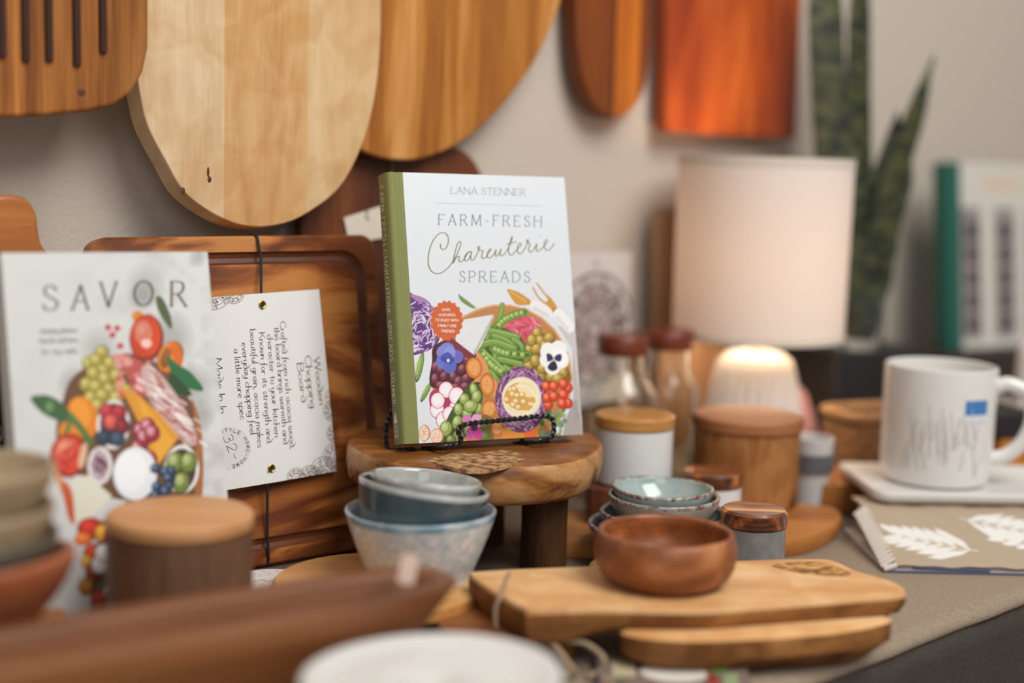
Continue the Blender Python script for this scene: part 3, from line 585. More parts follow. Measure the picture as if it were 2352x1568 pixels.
P_([(1640, 1180), (1720, 1040), (1790, 1360), (1600, 1370)], '9a8f88', .7)
def squig(cx, cy, rx, ry, n, cols, seed):
    r2 = random.Random(seed)
    for i in range(n):
        t = r2.uniform(0, 6.283); q = math.sqrt(r2.uniform(0.02, .9)); x = cx+rx*q*math.cos(t); y = cy+ry*q*math.sin(t); a = t+1.57+r2.uniform(-.7, .7); ln = r2.uniform(25, 70)
        L_([(x-ln*.5*math.cos(a), y-ln*.5*math.sin(a)), (x+r2.uniform(-10, 10), y+r2.uniform(-10, 10)), (x+ln*.5*math.cos(a), y+ln*.5*math.sin(a))], r2.uniform(5, 13), r2.choice(cols), .9, True)
P_([(250, 150), (330, 150), (420, 180), (490, 250), (540, 360), (560, 470), (540, 560), (470, 620), (400, 650), (300, 665), (200, 600)], '5d3372', 1, True)
P_([(300, 152), (400, 170), (480, 240), (520, 320), (440, 250), (350, 200)], 'a878ac', 1, True)
squig(390, 420, 165, 235, 230, ['d9c6e0', 'c9b2d6', '7d4a94', '4e2a62', 'e8ddec'], 3)
for a in ((385, 770, 28, 130, 12), (440, 980, 22, 95, 28)): B_(*a, '7f9a4a')
for k in range(4): E_(368-2*k, 740+26*k, 11, 13, 0, 'a3b968')
P_([(712, 145), (740, 165), (850, 250), (860, 268), (820, 262), (735, 205)], '6f8f42', 1, True)
E_(1085, 862, 607, 632, 0, 'dca878'); E_(1085, 862, 592, 617, 0, 'b98049'); 
for k in range(14): L_([(760+rg.uniform(-20, 20), 330+6*k), (950, 285-k*2+rg.uniform(-9, 9)), (1180, 262+4*k)], 3, rg.choice(['a86f3c', 'cf9a64', 'c48c54']), .6, True)
# fill of dark olives
P_([(500, 600), (620, 540), (760, 600), (900, 700), (900, 900), (820, 1000), (700, 960), (480, 930), (490, 720)], '451d26', 1, True)
for (x, y, a) in ((515, 862, 10), (590, 840, 15), (668, 842, 0), (712, 885, 30), (780, 860, 50), (560, 920, 80), (690, 940, 80), (770, 930, 80), (520, 760, 20), (745, 780, 40), (800, 600, 60), (730, 580, 30), (640, 560, 10), (560, 780, 0), (830, 780, 20), (790, 700, 20)): B_(x, y, 34, 48, a, '72303f', hi='b07480')
P_([(610, 560), (700, 540), (840, 660), (790, 690), (690, 640)], '7a2f3a', 1, True)
# knife and fork
P_([(1130, 105), (1180, 112), (1240, 135), (1335, 205), (1318, 236), (1240, 243), (1200, 225), (1160, 170)], 'c8923c', 1, True); L_([(1160, 125), (1300, 215)], 10, 'e0b45e', .8)
L_([(1315, 215), (1350, 240)], 34, 'c48a34'); L_([(1370, 250), (1480, 310)], 92, 'e6e4e1'); L_([(1365, 270), (1480, 335)], 30, 'cfcdcb', .8)
for a in ([(1387, 55), (1450, 140), (1500, 200)], [(1352, 92), (1400, 175), (1465, 230)]): L_(a, 15, 'c89336', 1, True)
P_([(1470, 150), (1520, 195), (1560, 265), (1530, 290), (1480, 250), (1440, 205), (1470, 215), (1478, 190)], 'c89336', 1, True); L_([(1530, 280), (1548, 300)], 36, 'b98330')
L_([(1575, 320), (1665, 430)], 88, 'ebe9e6'); L_([(1560, 345), (1650, 450)], 26, 'd2d0ce', .8)
# pickled onions
P_([(1100, 460), (1160, 390), (1260, 330), (1380, 370), (1420, 420), (1350, 540), (1290, 585), (1220, 530)], 'c8505f', 1, True)
for k in range(34): 
    x = 1265+rg.gauss(0, 75); y = 440+rg.gauss(0, 55); a = rg.uniform(0, 6.28); ln = rg.uniform(25, 70)
    L_([(x-ln*math.cos(a), y-ln*.7*math.sin(a)), (x, y+rg.uniform(-16, 16)), (x+ln*math.cos(a), y+ln*.7*math.sin(a))], rg.uniform(7, 20), rg.choice(['e2717f', 'b83f52', 'ea94a0', 'd65a6b', 'd8607a']), .9, True)
# yellow olives
P_([(1280, 600), (1350, 480), (1530, 520), (1560, 700), (1660, 800), (1660, 900), (1450, 900), (1330, 820), (1270, 700)], '7f6522', 1, True)
for (x, y, a) in ((1385, 480, 20), (1415, 545, -30), (1320, 620, 20), (1380, 615, 60), (1450, 590, 0), (1310, 750, -20), (1370, 715, 0), (1410, 840, -40), (1510, 855, 80), (1610, 815, 0), (1340, 540, 20), (1490, 520, 60), (1430, 780, 40), (1560, 870, 70), (1290, 680, 10)): B_(x, y, 42, 56, a, 'ab8a35', hi='dfc77a')
# pods
P_([(900, 600), (1000, 420), (1230, 500), (1290, 620), (1260, 740), (1150, 780), (1060, 880), (1000, 830), (920, 700)], '44591f', 1, True)
def pod(pts, w_, peas=0, c='7b9a45'):
    L_(pts, w_, '58762c', 1, True); L_(pts, w_*.8, c, 1, True); q = spline([np.array(p, float) for p in pts], 12)
    if peas:
        L_(pts, w_*.5, '4d6a25', 1, True)
        for i in range(peas): p = q[int((len(q)-1)*(i+.8)/(peas+.6))]; B_(p[0], p[1], w_*.36, w_*.36, 0, '93ae52', hi='c9dc8e')
    else: L_([(x-3, y-w_*.2) for x, y in pts], w_*.16, 'a5bf70', .8, True)
pod([(1090, 240), (1075, 320), (1035, 420)], 42); pod([(985, 430), (960, 520), (940, 580)], 40)
pod([(1280, 300), (1180, 330), (1100, 370), (1045, 430)], 62, 7); pod([(985, 460), (1080, 480), (1215, 515)], 60)
pod([(1180, 530), (1240, 570), (1260, 610)], 44); pod([(1010, 500), (1120, 540), (1200, 600)], 44); pod([(900, 580), (1020, 555), (1190, 610)], 58)
pod([(1020, 610), (1030, 700)], 44); pod([(1010, 610), (1120, 650), (1310, 670)], 66, 6); pod([(1060, 700), (1150, 720), (1250, 745)], 52)
pod([(990, 800), (1040, 870)], 44); pod([(1110, 770), (1160, 800)], 50); pod([(920, 640), (1000, 750), (1100, 820)], 70, 6); pod([(930, 630), (1010, 700), (1105, 790)], 22, 0, '9bb662')
# cheese wedge
P_([(750, 365), (1010, 322), (1018, 340), (905, 590), (850, 668), (690, 545), (690, 515)], 'dcdedf'); P_([(1010, 322), (1018, 345), (850, 672), (838, 655)], 'b4b4a8')
for k in range(60):
    x, y = rg.uniform(740, 960), rg.uniform(360, 620)
    if x < 1000-(y-330)*.45 and x > 700: E_(x, y, rg.uniform(1.5, 4), rg.uniform(1.5, 4), 0, rg.choice(['a9abaa', '8f918e', 'c3c5c4']))
# crackers
P_([(870, 650), (930, 700), (965, 760), (985, 830), (1040, 900), (1040, 1010), (940, 1000), (900, 900), (820, 900), (860, 860)], 'd8935a', 1, True)
def cracker(x, y, rx, ry, a, seed):
    E_(x, y, rx, ry, a, '9c4a18'); E_(x, y, rx*.93, ry*.93, a, 'd67c2c'); E_(x, y-3, rx*.7, ry*.72, a, 'e2a05c'); q = random.Random(seed)
    for k in range(22): t = q.uniform(0, 6.28); m_ = q.uniform(0, .75); E_(x+rx*m_*math.cos(t), y+ry*m_*math.sin(t), q.uniform(2, 5), q.uniform(2, 4), 0, q.choice(['a55a28', 'c2752f', 'efc08a', '7d4420']), .8)
cracker(848, 775, 70, 92, -5, 1); cracker(960, 920, 62, 102, -5, 2)
# radishes
P_([(490, 970), (700, 930), (760, 1000), (700, 1190), (560, 1240), (480, 1120)], 'a33a55', 1, True)
for (x, y, r) in ((535, 1130, 62), (590, 1215, 66), (690, 1110, 56), (610, 960, 64), (700, 1012, 68), (540, 1050, 62), (640, 1165, 60)):
    E_(x, y, r, r*1.12, 0, 'c8405f'); E_(x, y, r-6, r*1.12-6, 0, 'ecdfe3'); E_(x-3, y-3, r*.6, r*.66, 0, 'f4eef0', .8)
# grapes
P_([(700, 1060), (830, 900), (920, 980), (900, 1160), (860, 1300), (700, 1390), (560, 1390), (600, 1250)], '3f5527', 1, True)
for (x, y, rx, ry, a) in ((845, 960, 34, 60, -10), (870, 1020, 42, 58, 15), (765, 1040, 44, 50, 0), (890, 1120, 40, 48, 0), (790, 1160, 45, 42, 0), (715, 1125, 40, 55, 0), (820, 1100, 66, 54, -15), (705, 1235, 42, 62, 15), (612, 1290, 56, 70, 0), (715, 1350, 52, 52, 0), (800, 1300, 40, 50, 0), (655, 1380, 40, 40, 0), (930, 1250, 40, 50, 0), (940, 1350, 40, 40, 0)): B_(x, y, rx, ry, a, '93a450', hi='d3dca0')
cracker(975, 1125, 66, 82, 10, 3); cracker(1045, 1290, 55, 62, 0, 4)
P_([(905, 1190), (1000, 1200), (1010, 1400), (900, 1400)], '4d5a2c', .7, True); cracker(1045, 1290, 55, 62, 0, 4)
P_([(1090, 1290), (1400, 1270), (1390, 1400), (1080, 1400)], 'd98a34', 1); P_([(1270, 1300), (1390, 1290), (1380, 1380), (1280, 1390)], 'dd6428', .9)
# herb corner
for k in range(60): 
    x, y = rg.uniform(1400, 1630), rg.uniform(1110, 1400)
    E_(x, y, rg.uniform(14, 34), rg.uniform(12, 26), rg.uniform(0, 180), rg.choice(['5d7a3a', '7c944c', '8ea35c', '4b6a45', '6f8f7a', '44602f']), .8)
# cabbage bowl
E_(1250, 1045, 222, 282, 0, '6a3560'); squig(1250, 1045, 225, 285, 420, ['cda8c6', 'b07aa8', '8f4f86', '5a2a56', 'b78ab0', '7a3c74', 'cbb0c4', '46203f'], 9)
E_(1253, 1030, 168, 178, 0, 'e6d9c4'); E_(1250, 1030, 152, 162, 0, 'f0e2c2'); E_(1240, 1030, 135, 130, 0, 'd7a24c'); E_(1300, 960, 90, 60, 30, 'edd8a8')
for a in ([(1150, 960), (1230, 930), (1330, 960), (1380, 1040)], [(1130, 1090), (1200, 1140), (1300, 1150)], [(1320, 1080), (1370, 1090)]): L_(a, 22, 'f2e3bd', .9, True)
for (x, y) in ((1190, 955), (1175, 1000), (1215, 1010), (1260, 1005), (1125, 1045), (1205, 1060), (1270, 1065), (1225, 1110), (1180, 1090)): B_(x, y, 27, 25, 0, 'e6bd76', hi='fff0cc')
# tomatoes
for (x, y) in ((1480, 1090), (1650, 950), (1650, 1080), (1470, 1030), (1530, 1020), (1465, 935), (1530, 935), (1612, 915), (1610, 1005), (1600, 1080)): B_(x, y, 42, 46, 0, 'd8401e', hi='f59a78')
# flowers
for (x, y, rx, ry, a, c) in ((700, 680, 58, 56, 30, '7168b8'), (580, 640, 52, 58, 20, '8d86c8'), (620, 610, 60, 50, 10, '7a84cc'), (580, 720, 56, 62, 0, '6a74c4'), (640, 760, 58, 62, -10, '5c68be'), (640, 645, 50, 56, 0, '8b93d4')): E_(x, y, rx, ry, a, c, .95)
P_([(560, 700), (620, 640), (680, 700), (640, 740)], '2e3fa0', .85, True); E_(628, 712, 13, 15, 0, 'f0dca0')
for (x, y, rx, ry) in ((1480, 640, 66, 80), (1570, 620, 72, 76), (1600, 710, 60, 72), (1470, 710, 62, 62), (1520, 770, 68, 68), (1530, 690, 80, 80)): E_(x, y, rx, ry, 0, 'eeece9')
E_(1575, 690, 70, 80, 0, 'f7f5f2', .7)
for p in ([(1470, 655), (1510, 665), (1525, 705), (1480, 725), (1470, 700)], [(1590, 660), (1550, 670), (1530, 705), (1580, 725), (1598, 695)]): P_(p, '27305e', 1, True)
P_([(1510, 725), (1545, 725), (1560, 785), (1515, 805), (1475, 775)], '23263c', 1, True); E_(1530, 705, 12, 12, 0, 'c8a24a')
for (x, y, rx, ry, a, c) in ((790, 1215, 45, 38, 20, 'd37bb4'), (870, 1200, 42, 36, -20, 'dfa0c8'), (820, 1320, 34, 62, 10, 'd24aa4'), (880, 1330, 40, 55, -20, 'cb3d9a'), (860, 1250, 50, 36, 0, 'd98fc0')): E_(x, y, rx, ry, a, c, .95)
E_(850, 1275, 30, 36, 0, '58204a')
for (x, y, rx, ry) in ((430, 1325, 48, 72), (535, 1350, 56, 66)):
    E_(x, y, rx, ry, 0, 'c97f4c'); E_(x-4, y, rx-8, ry-8, 0, 'e8cdb4')
    for k in range(26): E_(x+rg.gauss(0, rx*.35), y+rg.gauss(0, ry*.35), 4, 4, 0, rg.choice(['cfa482', 'b98560', 'f3e2d2']))
# scalloped badge
bc = [(613+(137+7*math.cos(18*t))*math.cos(t), 372+(166+8*math.cos(18*t))*math.sin(t)) for t in np.linspace(0, 6.2832, 180, endpoint=False)]
P_(bc, 'cc5f28')
V, Fc, C = A.grid(); ex = []
Q = lambda x, y: (860+x/4.612, 380+y/4.612)
ex.append((*text(A, 'LANA STENNER', Q(797, 306), Q(1592, 326), 15.5, 1.2, .7), '8f9ba0'))
ex.append((*ribbon(A.m([(996, 468), (1243, 475)]), lambda a, b: .02, -.02), 'b9bec2'))
ex.append((*text(A, 'FARM-FRESH', Q(668, 641), Q(1760, 660), 24.5, 1.7, .85, track=.5), '4f6a6a'))
ex.append((*text(A, 'SPREADS', Q(893, 1250), Q(1636, 1252), 24.5, 1.7, .85, track=.45), '5e7878'))
scr = [[(688, 845), (690, 885), (715, 905), (745, 890), (768, 840), (770, 780), (745, 735), (705, 725), (660, 745), (615, 800), (580, 880), (562, 960), (558, 1040), (572, 1100), (600, 1140), (640, 1160), (690, 1155), (740, 1125), (790, 1075), (835, 1005), (875, 930), (900, 860), (902, 828), (888, 820), (868, 845), (850, 910), (832, 980), (822, 1052)],
 [(824, 1045), (845, 1010), (870, 978), (888, 980), (882, 1010), (895, 1037), (920, 1025), (950, 990), (975, 945), (1005, 926), (1018, 930), (985, 932), (955, 962), (942, 1000), (955, 1026), (982, 1015), (1008, 970), (1018, 935), (1008, 985), (1018, 1017), (1042, 1008), (1070, 965), (1092, 915), (1102, 880), (1090, 873), (1086, 895), (1110, 915), (1138, 915), (1132, 950), (1124, 980), (1142, 1000), (1170, 985), (1198, 940), (1225, 905), (1216, 900), (1195, 925), (1184, 965), (1195, 992), (1222, 990), (1255, 955), (1280, 905), (1272, 950), (1278, 975), (1298, 968), (1320, 930), (1332, 895), (1322, 945), (1334, 972), (1362, 958), (1400, 905), (1435, 830), (1453, 780), (1444, 772), (1432, 815), (1414, 890), (1416, 945), (1436, 965), (1462, 950), (1500, 905), (1535, 872), (1546, 845), (1530, 838), (1510, 870), (1506, 915), (1522, 948), (1550, 943), (1585, 895), (1612, 835), (1622, 805), (1610, 800), (1608, 822), (1638, 838), (1634, 870), (1626, 905), (1642, 932), (1672, 915), (1705, 860), (1716, 845), (1706, 888), (1716, 921), (1742, 913), (1785, 872), (1818, 830), (1824, 804), (1808, 802), (1794, 835), (1796, 885), (1816, 912), (1846, 905), (1880, 870), (1896, 838)],
 [(1395, 850), (1440, 835), (1498, 824)], [(1740, 763), (1746, 768)]]
for st in scr: ex.append((*ribbon(A.m([Q(*q) for q in spline(st, 5)]), lambda a, b: .05+.045*abs(b), -.025), '7f7f45'))
for s_txt, a, b in (('OVER', (572, 290), (641, 290)), ('40 BOARDS', (540, 333), (683, 335)), ('TO ENJOY WITH', (517, 378), (710, 381)), ('FAMILY AND', (540, 425), (693, 428)), ('FRIENDS', (568, 472), (678, 474))):
    ex.append((*text(A, s_txt, Z(*a), Z(*b), 5.6, 1.0, .9, False, track=.25), 'f3e6dc'))
bk = thing('recipe_book', 'white hardcover recipe book with green spine standing open to view on the wire easel', 'book', mw=FB.mat())
bk['label'] = 'white hardcover recipe book with green spine and vegetable platter cover, on the black wire easel'
M_cov = vcol('cover_print', .3, .5, .25); M_grn = mat('green_book_cloth', '7f8249', .5, .3, bump=.1, bscale=1500)
fastmesh('front_cover', V, Fc, C, M_cov, bk, extra=ex)
TH_ = 2.5; HG = 1.15                         # thickness and green hinge strip
build('cover_board', *box(-.02, BW-.02, .012, .28, .0, BH), mat('cover_edge', 'd6d7d8', .5), bk)
V = []; Fc = []                             # spine: front strip with hinge groove, rounded back, rear strip
pr = [(0.0, -.01), (-.1, -.04), (-.3, -.045), (-.5, .04), (-.68, .05), (-.85, -.04), (-1.1, -.05), (-1.25, .02)]
pr += [(-1.25-.42*math.sin(t), .02+(TH_-.04)*(1-math.cos(t))/2) for t in np.linspace(.15, 3.0, 12)] + [(-1.25, TH_), (0, TH_), (0, TH_-.25), (-1.0, TH_-.25), (-1.2, TH_/2), (-1.0, .3), (0, .25)]
n = len(pr)
for z in (0, BH): V += [(x, y, z) for x, y in pr]
Fc = [(i, i+n, (i+1) % n+n, (i+1) % n) for i in range(n)] + [tuple(range(n)), tuple(range(2*n-1, n-1, -1))]
spn = build('spine', V, Fc, M_grn, bk, auto=50, bevel=.03)
build('back_cover', *box(0, BW, TH_-.28, TH_, 0, BH), M_grn, bk)
build('page_block', *box(-.8, BW-.35, .28, TH_-.28, .3, BH-.3), mat('pages', 'd8d4ca', .8), bk)
# spine lettering laid on the round of the spine
SA = Art(2.2, BH, 2, 'ffffff')
sp_x = lambda q: (-1.25-.42*math.sin(q)-.03, .02+(TH_-.04)*(1-math.cos(q))/2)
def spine_txt(s, z0, z1, cap):
    V = []; Fc = []; adv = [G[c][0]+(.3 if c != ' ' else .25) for c in s]; k = (z0-z1)/sum(adv); x = 0
    for ch, ad in zip(s, adv):
        for st in G[ch][1]:
            v, f = ribbon([((.5-.5*0)+b*cap, -(x+a)*k) for a, b in st], lambda dx, dz: .042+.035*abs(dx), 0)
            j = len(V)
            for (hx, _, hz) in v:
                t = .75+(1-(hx-.5))*1.0; px, py = sp_x(t); V.append((px, py, z0+hz))
            Fc += [tuple(i+j for i in g) for g in f]
        x += ad
    return V, Fc
sv = join(spine_txt('FARM-FRESH CHARCUTERIE SPREADS', BH-1.1, 7.2, .62), spine_txt('STENNER', 6.4, 3.5, .55))
def onspine(pts): return [(*sp_x(.75+(1-u)*1.0), z) for u, z in pts]
tri = onspine([(0, 1.9), (.7, 1.9), (.35, 3.0)]); sv = join(sv, (tri, [(0, 1, 2)]))
for i, s_txt in enumerate(('TEN', 'PEAKS', 'PRESS')):
    V = []; Fc = []; x = 0; adv = [G[c][0]+.2 for c in s_txt]; k = .75/sum(adv)
    for ch, ad in zip(s_txt, adv):
        for st in G[ch][1]:
            v, f = ribbon([((x+a)*k, 1.45-.42*i+b*.3) for a, b in st], lambda dx, dz: .04, 0); j = len(V)
            V += onspine([(q[0], q[2]) for q in v]); Fc += [tuple(q+j for q in g) for g in f]
        x += ad
    sv = join(sv, (V, Fc))
build('spine_lettering', *sv, mat('spine_ink', 'e6e2cc', .5), spn)
# wire easel
M_wire = mat('black_wire', '141416', .35, .5)
def twisted(path, r=.2, pitch=1.1, n=6):
    """rope of two wires wound round each other along a path"""
    p = [np.array(q, float) for q in spline(path, 14)]; out = []
    s = [0]; 
    for a, b in zip(p, p[1:]): s.append(s[-1]+np.linalg.norm(b-a))
    N_ = max(8, int(s[-1]/.12)); ss = np.linspace(0, s[-1], N_); q = np.array([[np.interp(t, s, [c[k] for c in p]) for k in range(3)] for t in ss])
    d = np.gradient(q, axis=0); d /= np.linalg.norm(d, axis=1)[:, None]; up = np.array([.3, .9, .2]); 
    sd = np.cross(d, up); sd /= np.linalg.norm(sd, axis=1)[:, None]; u2 = np.cross(sd, d); parts = []
    for ph in (0, math.pi):
        a = 2*math.pi*ss/pitch+ph; parts.append(tube(q+(sd*np.cos(a)[:, None]+u2*np.sin(a)[:, None])*r*.55, r*.62, n))
    return join(*parts)
ea = thing('wire_easel', 'black twisted wire easel holding the recipe book on the round stand', 'easel', mw=FB.mat())
def U_(px, py, off): 
    x, z = FB.uv(px, py, off); return (x, off, z)
zb_ = -.45
loop = [U_(1075, 1002, -.1)]
build('front_rail', *twisted([(FB.uv(990, 1020)[0], 2.2, zb_), (FB.uv(1010, 1020)[0], -.6, zb_-.05), (FB.uv(1046, 1010)[0], -1.1, zb_+.35), U_(1052, 985, -1.0), U_(1075, 973, -.9), U_(1120, 968, -.9), U_(1180, 962, -.9), U_(1245, 955, -.9), U_(1268, 962, -1.0), U_(1272, 985, -1.1), (FB.uv(1255, 1010)[0], -1.0, zb_+.35), (FB.uv(1225, 1010)[0], -.5, zb_), (FB.uv(1205, 1010)[0], 2.4, zb_)], .22), M_wire, ea)
xa = FB.uv(893, 985, 3)[0]; 
for sx in (-1.6, BW*.72):
    build('rear_strut', *twisted([(sx+1.7, 3.0, 7), (sx+1.2, 3.0, 4.6), (sx-.1, 3.2, 2.2), (sx-.3, 3.0, -.1), (sx+.6, 2.3, zb_), (sx+1.6, 1.2, zb_)], .22), M_wire, ea)
build('rear_rail', *twisted([(.1, 3.0, 7), (3, 3.0, 12), (BW/2, 3.0, 14), (BW*.72-1, 3.0, 12), (BW*.72+1.7, 3.0, 7)], .22), M_wire, ea)
for fx in (2, BW*.62): build('foot', *tube([(fx, 2.3, zb_), (fx, 5.5, -1.2)], .2), M_wire, ea)
# easel props reach the stand top
# round wooden stand
M_st = wood('teak_stand', ['6e4224', '94602f', 'b07c48', 'bd8f60'], 'X', 20, 5, 1.5, .25, .5, .3, seed=13, rings=14, blotch=.25)
M_stt = wood('teak_stand_top', ['5a3018', '7c4a22', '9c6430', 'ab7640'], 'X', 34, 5, .8, .4, .42, .4, seed=1, blotch=.2)
M_burl = mat('burl_chips', 'c69a66', .7, noise=.6, nscale=130, col2='5f3a22', bump=1, bscale=300)
M_leg = wood('teak_leg', ['2e1c10', '4c301a', '6a4526'], 'Z', 30, 4, .5, .3, .6, .3, seed=3)
cx, cy = -3.0, 129.0; zt_ = 11.35
st = thing('round_wood_stand', 'round live-edge wooden riser on thick legs carrying the easel and recipe book', 'stand', (cx, cy, 0), (0, 0, R(8)))
def dome(a, i): return (.45*math.sin(2*a+.6)+.25*math.sin(5*a), 0)
prof = [(0, 7.6), (10.0, 7.6), (10.9, 7.7), (11.45, 8.2), (11.65, 9.6), (11.6, 10.7), (11.4, 11.15), (11.15, 11.33), (10.0, zt_), (5, zt_), (0, zt_)]
V, Fc = lathe(prof, 120, lambda a, i: (dome(a, i)[0] - (.35*math.exp(-((a-4.62)/.30)**2) if 4 < i < 9 else 0), -(.42*math.exp(-((a-4.62)/.22)**2) if 6 <= i <= 7 else 0)))
mi = [1 if all(prof_i > 11.0 for prof_i in [V[k][2] for k in f]) and np.mean([V[k][2] for k in f]) > 11.2 else 0 for f in Fc]
build('seat_slab', V, Fc, [M_st, M_stt], st, mi=mi, auto=50)
bq = [np.array(T(*q, zt_+.03))-np.array([cx, cy, 0]) for q in [(985, 1057), (1030, 1070), (1062, 1079), (1120, 1079), (1165, 1068), (1205, 1054), (1190, 1040), (1150, 1032), (1100, 1040), (1050, 1038), (1020, 1046)]]
c8, s8 = math.cos(R(-8)), math.sin(R(-8)); bq = ccw([(q[0]*c8-q[1]*s8, q[0]*s8+q[1]*c8) for q in spline(bq, 4, True)])
build('burl_patch', *prism(bq, zt_-.25, zt_+.03, 'Z'), M_burl, st)
for (lx, ly) in ((6.2, -2.3), (1.6, 6.5), (-7.2, -1.5)):
    build('leg', *lathe([(0, 0), (2.0, 0), (2.15, .3), (2.1, 4), (2.15, 7.9), (0, 7.9)], 40), M_leg, st, loc=(lx, ly, 0))
# ================================================================ SAVOR BOOK
SB = Plane((0, 0, 0), 35, 13, -.3)
src = [(3, 577), (472, 577), (541, 1380), (87, 1455)]
SW, SH = setplane(SB, src, 100); SW += .45
V3 = lambda x, y: (x/1.959, 560+y/1.959)
S = Art(SW, SH, 15, 'd3d3cf', src); k3 = 1/1.959
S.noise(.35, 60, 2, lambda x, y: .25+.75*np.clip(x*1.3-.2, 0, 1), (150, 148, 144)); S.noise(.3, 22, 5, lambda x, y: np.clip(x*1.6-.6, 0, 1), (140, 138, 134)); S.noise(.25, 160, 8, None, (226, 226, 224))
def E3(x, y, rx, ry, a, c, al=1.): S.ell(*V3(x, y), rx*k3, ry*k3, a, c, al)
def B3(x, y, rx, ry, a, c, **k): S.ball(*V3(x, y), rx*k3, ry*k3, a, c, **k)
def P3(pts, c, al=1., sm=False): S.poly([V3(*q) for q in pts], c, al, sm)
def L3(pts, wd, c, al=1., sm=False): S.line([V3(*q) for q in pts], wd*k3, c, al, sm)
rg = random.Random(21)
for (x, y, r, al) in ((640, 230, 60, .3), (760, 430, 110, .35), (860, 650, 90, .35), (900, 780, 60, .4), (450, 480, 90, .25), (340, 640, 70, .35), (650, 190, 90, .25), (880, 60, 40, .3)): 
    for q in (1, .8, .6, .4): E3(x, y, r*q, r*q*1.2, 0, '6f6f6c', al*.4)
P3([(330, 620), (400, 560), (560, 500), (700, 540), (860, 720), (905, 860), (905, 1120), (800, 1160), (520, 1150), (400, 1060), (300, 1000), (270, 850), (300, 700)], '6a4a32', 1, True)
P3([(860, 700), (905, 850), (912, 1120), (880, 1140), (880, 860)], 'a5673a', 1, True)
P3([(700, 240), (730, 250), (765, 330), (770, 390), (735, 350), (705, 290)], '4f5f3a', 1, True)
E3(620, 330, 26, 26, 0, 'd8822e'); B3(660, 430, 76, 108, 0, 'd2481c', hi='f6c0a8'); P3([(590, 440), (640, 330), (690, 330), (660, 480), (620, 520)], 'b53212', .45, True); E3(660, 455, 24, 20, 0, 'ffe0d0', .7)
B3(765, 520, 56, 80, 20, 'e0812a'); P3([(760, 470), (800, 460), (822, 530), (800, 560)], 'd86a1c', 1, True); E3(745, 520, 22, 50, 10, '2c2418', .7)
P3([(750, 515), (800, 550), (860, 590), (912, 665), (850, 660), (780, 610)], '2f6a3e', 1, True); P3([(770, 590), (830, 640), (860, 690), (790, 680), (760, 630)], '2a4a2c', 1, True)
for (x, y) in ((490, 380), (530, 385), (510, 415), (545, 465)): B3(x, y, 14, 14, 0, 'c0302c')
for (x, y) in ((465, 495), (410, 545), (440, 530), (500, 545), (470, 580), (430, 590), (400, 640), (480, 615), (530, 600), (440, 650), (500, 665), (550, 650), (420, 700), (470, 690), (530, 700), (575, 670), (450, 735)): B3(x, y, 33, 34, 0, 'a8983c', hi='dcd286')
P3([(530, 510), (600, 520), (660, 560), (680, 680), (640, 690), (600, 640)], 'b9564e', 1, True)
for k in range(40): E3(rg.uniform(530, 680), rg.uniform(500, 690), rg.uniform(8, 22), rg.uniform(8, 18), rg.uniform(0, 180), rg.choice(['c9564e', 'e0a098', 'a83a34', 'd98a80']), .85)
P3([(640, 570), (690, 560), (790, 680), (870, 830), (880, 910), (830, 900), (740, 800), (660, 680)], 'c9a8a2', 1, True)
for k in range(110):
    t = rg.random(); x = 670+190*t+rg.gauss(0, 24); y = 600+280*t+rg.gauss(0, 20); L3([(x-14, y-8), (x+14, y+10)], rg.uniform(4, 10), rg.choice(['8c2a2c', 'a33c3a', 'efe6e2', 'f2ecea', 'c48a84', 'e8dcd8']), .85)
P3([(550, 650), (620, 680), (720, 770), (808, 880), (790, 900), (720, 1000), (680, 940), (640, 830)], 'd9962c', 1); P3([(620, 690), (790, 900), (720, 990), (690, 900)], 'e8a93a', .8)
E3(385, 790, 66, 98, -15, 'e08420'); E3(375, 770, 42, 70, -15, 'f09c34', .8); E3(330, 850, 48, 50, 0, 'e08a24')
P3([(155, 700), (230, 690), (300, 730), (340, 790), (300, 810), (210, 770)], '3e6238', 1, True); L3([(330, 780), (380, 840), (420, 900)], 30, '52743c', 1, True); L3([(340, 790), (310, 870)], 20, '5a7a40', 1, True); E3(240, 740, 18, 24, 0, '8aa66a', .6)
for (x, y, rx, ry) in ((520, 820, 72, 112), (465, 1005, 54, 84), (820, 1020, 76, 108)): E3(x, y, rx, ry, 0, 'e6e2de'); E3(x, y, rx-14, ry-16, 0, '4a3036')
for (x, y, c) in ((490, 760, 'b03236'), (545, 765, 'a02c34'), (510, 810, 'c8524c'), (480, 880, '2c3a4c'), (540, 885, '34485c'), (560, 830, '7c2430')): B3(x, y, 34, 36, 0, c)
E3(465, 1005, 40, 68, 0, 'b9a8ac'); 
for k in range(30): E3(465+rg.gauss(0, 16), 1005+rg.gauss(0, 26), 6, 7, 0, rg.choice(['6a2440', '8c4660', '4c1c30']))
for (x, y) in ((640, 850), (670, 830), (630, 930), (680, 980), (655, 880), (690, 860)): B3(x, y, 36, 42, 0, 'a02c40', hi='eab8c0')
for (x, y) in ((790, 990), (850, 990), (820, 1080)): B3(x, y, 38, 50, 10, '74833a', hi='c8d08e')
E3(618, 1040, 95, 118, 0, 'e6e8ea'); E3(600, 1030, 70, 90, 0, 'f2f4f6', .8)
for k in range(14): B3(735+rg.uniform(-32, 40), 1080+rg.uniform(-70, 60), 22, 24, 0, '2e3c54', hi='7a9ab8')
B3(330, 960, 84, 100, 0, 'c03a20', hi='f0a080'); E3(330, 985, 52, 62, 0, 'd84830', .9)
for k in range(30): E3(330+rg.gauss(0, 26), 970+rg.gauss(0, 36), 9, 10, 0, rg.choice(['e8705a', 'b02418', 'c83420']), .8)
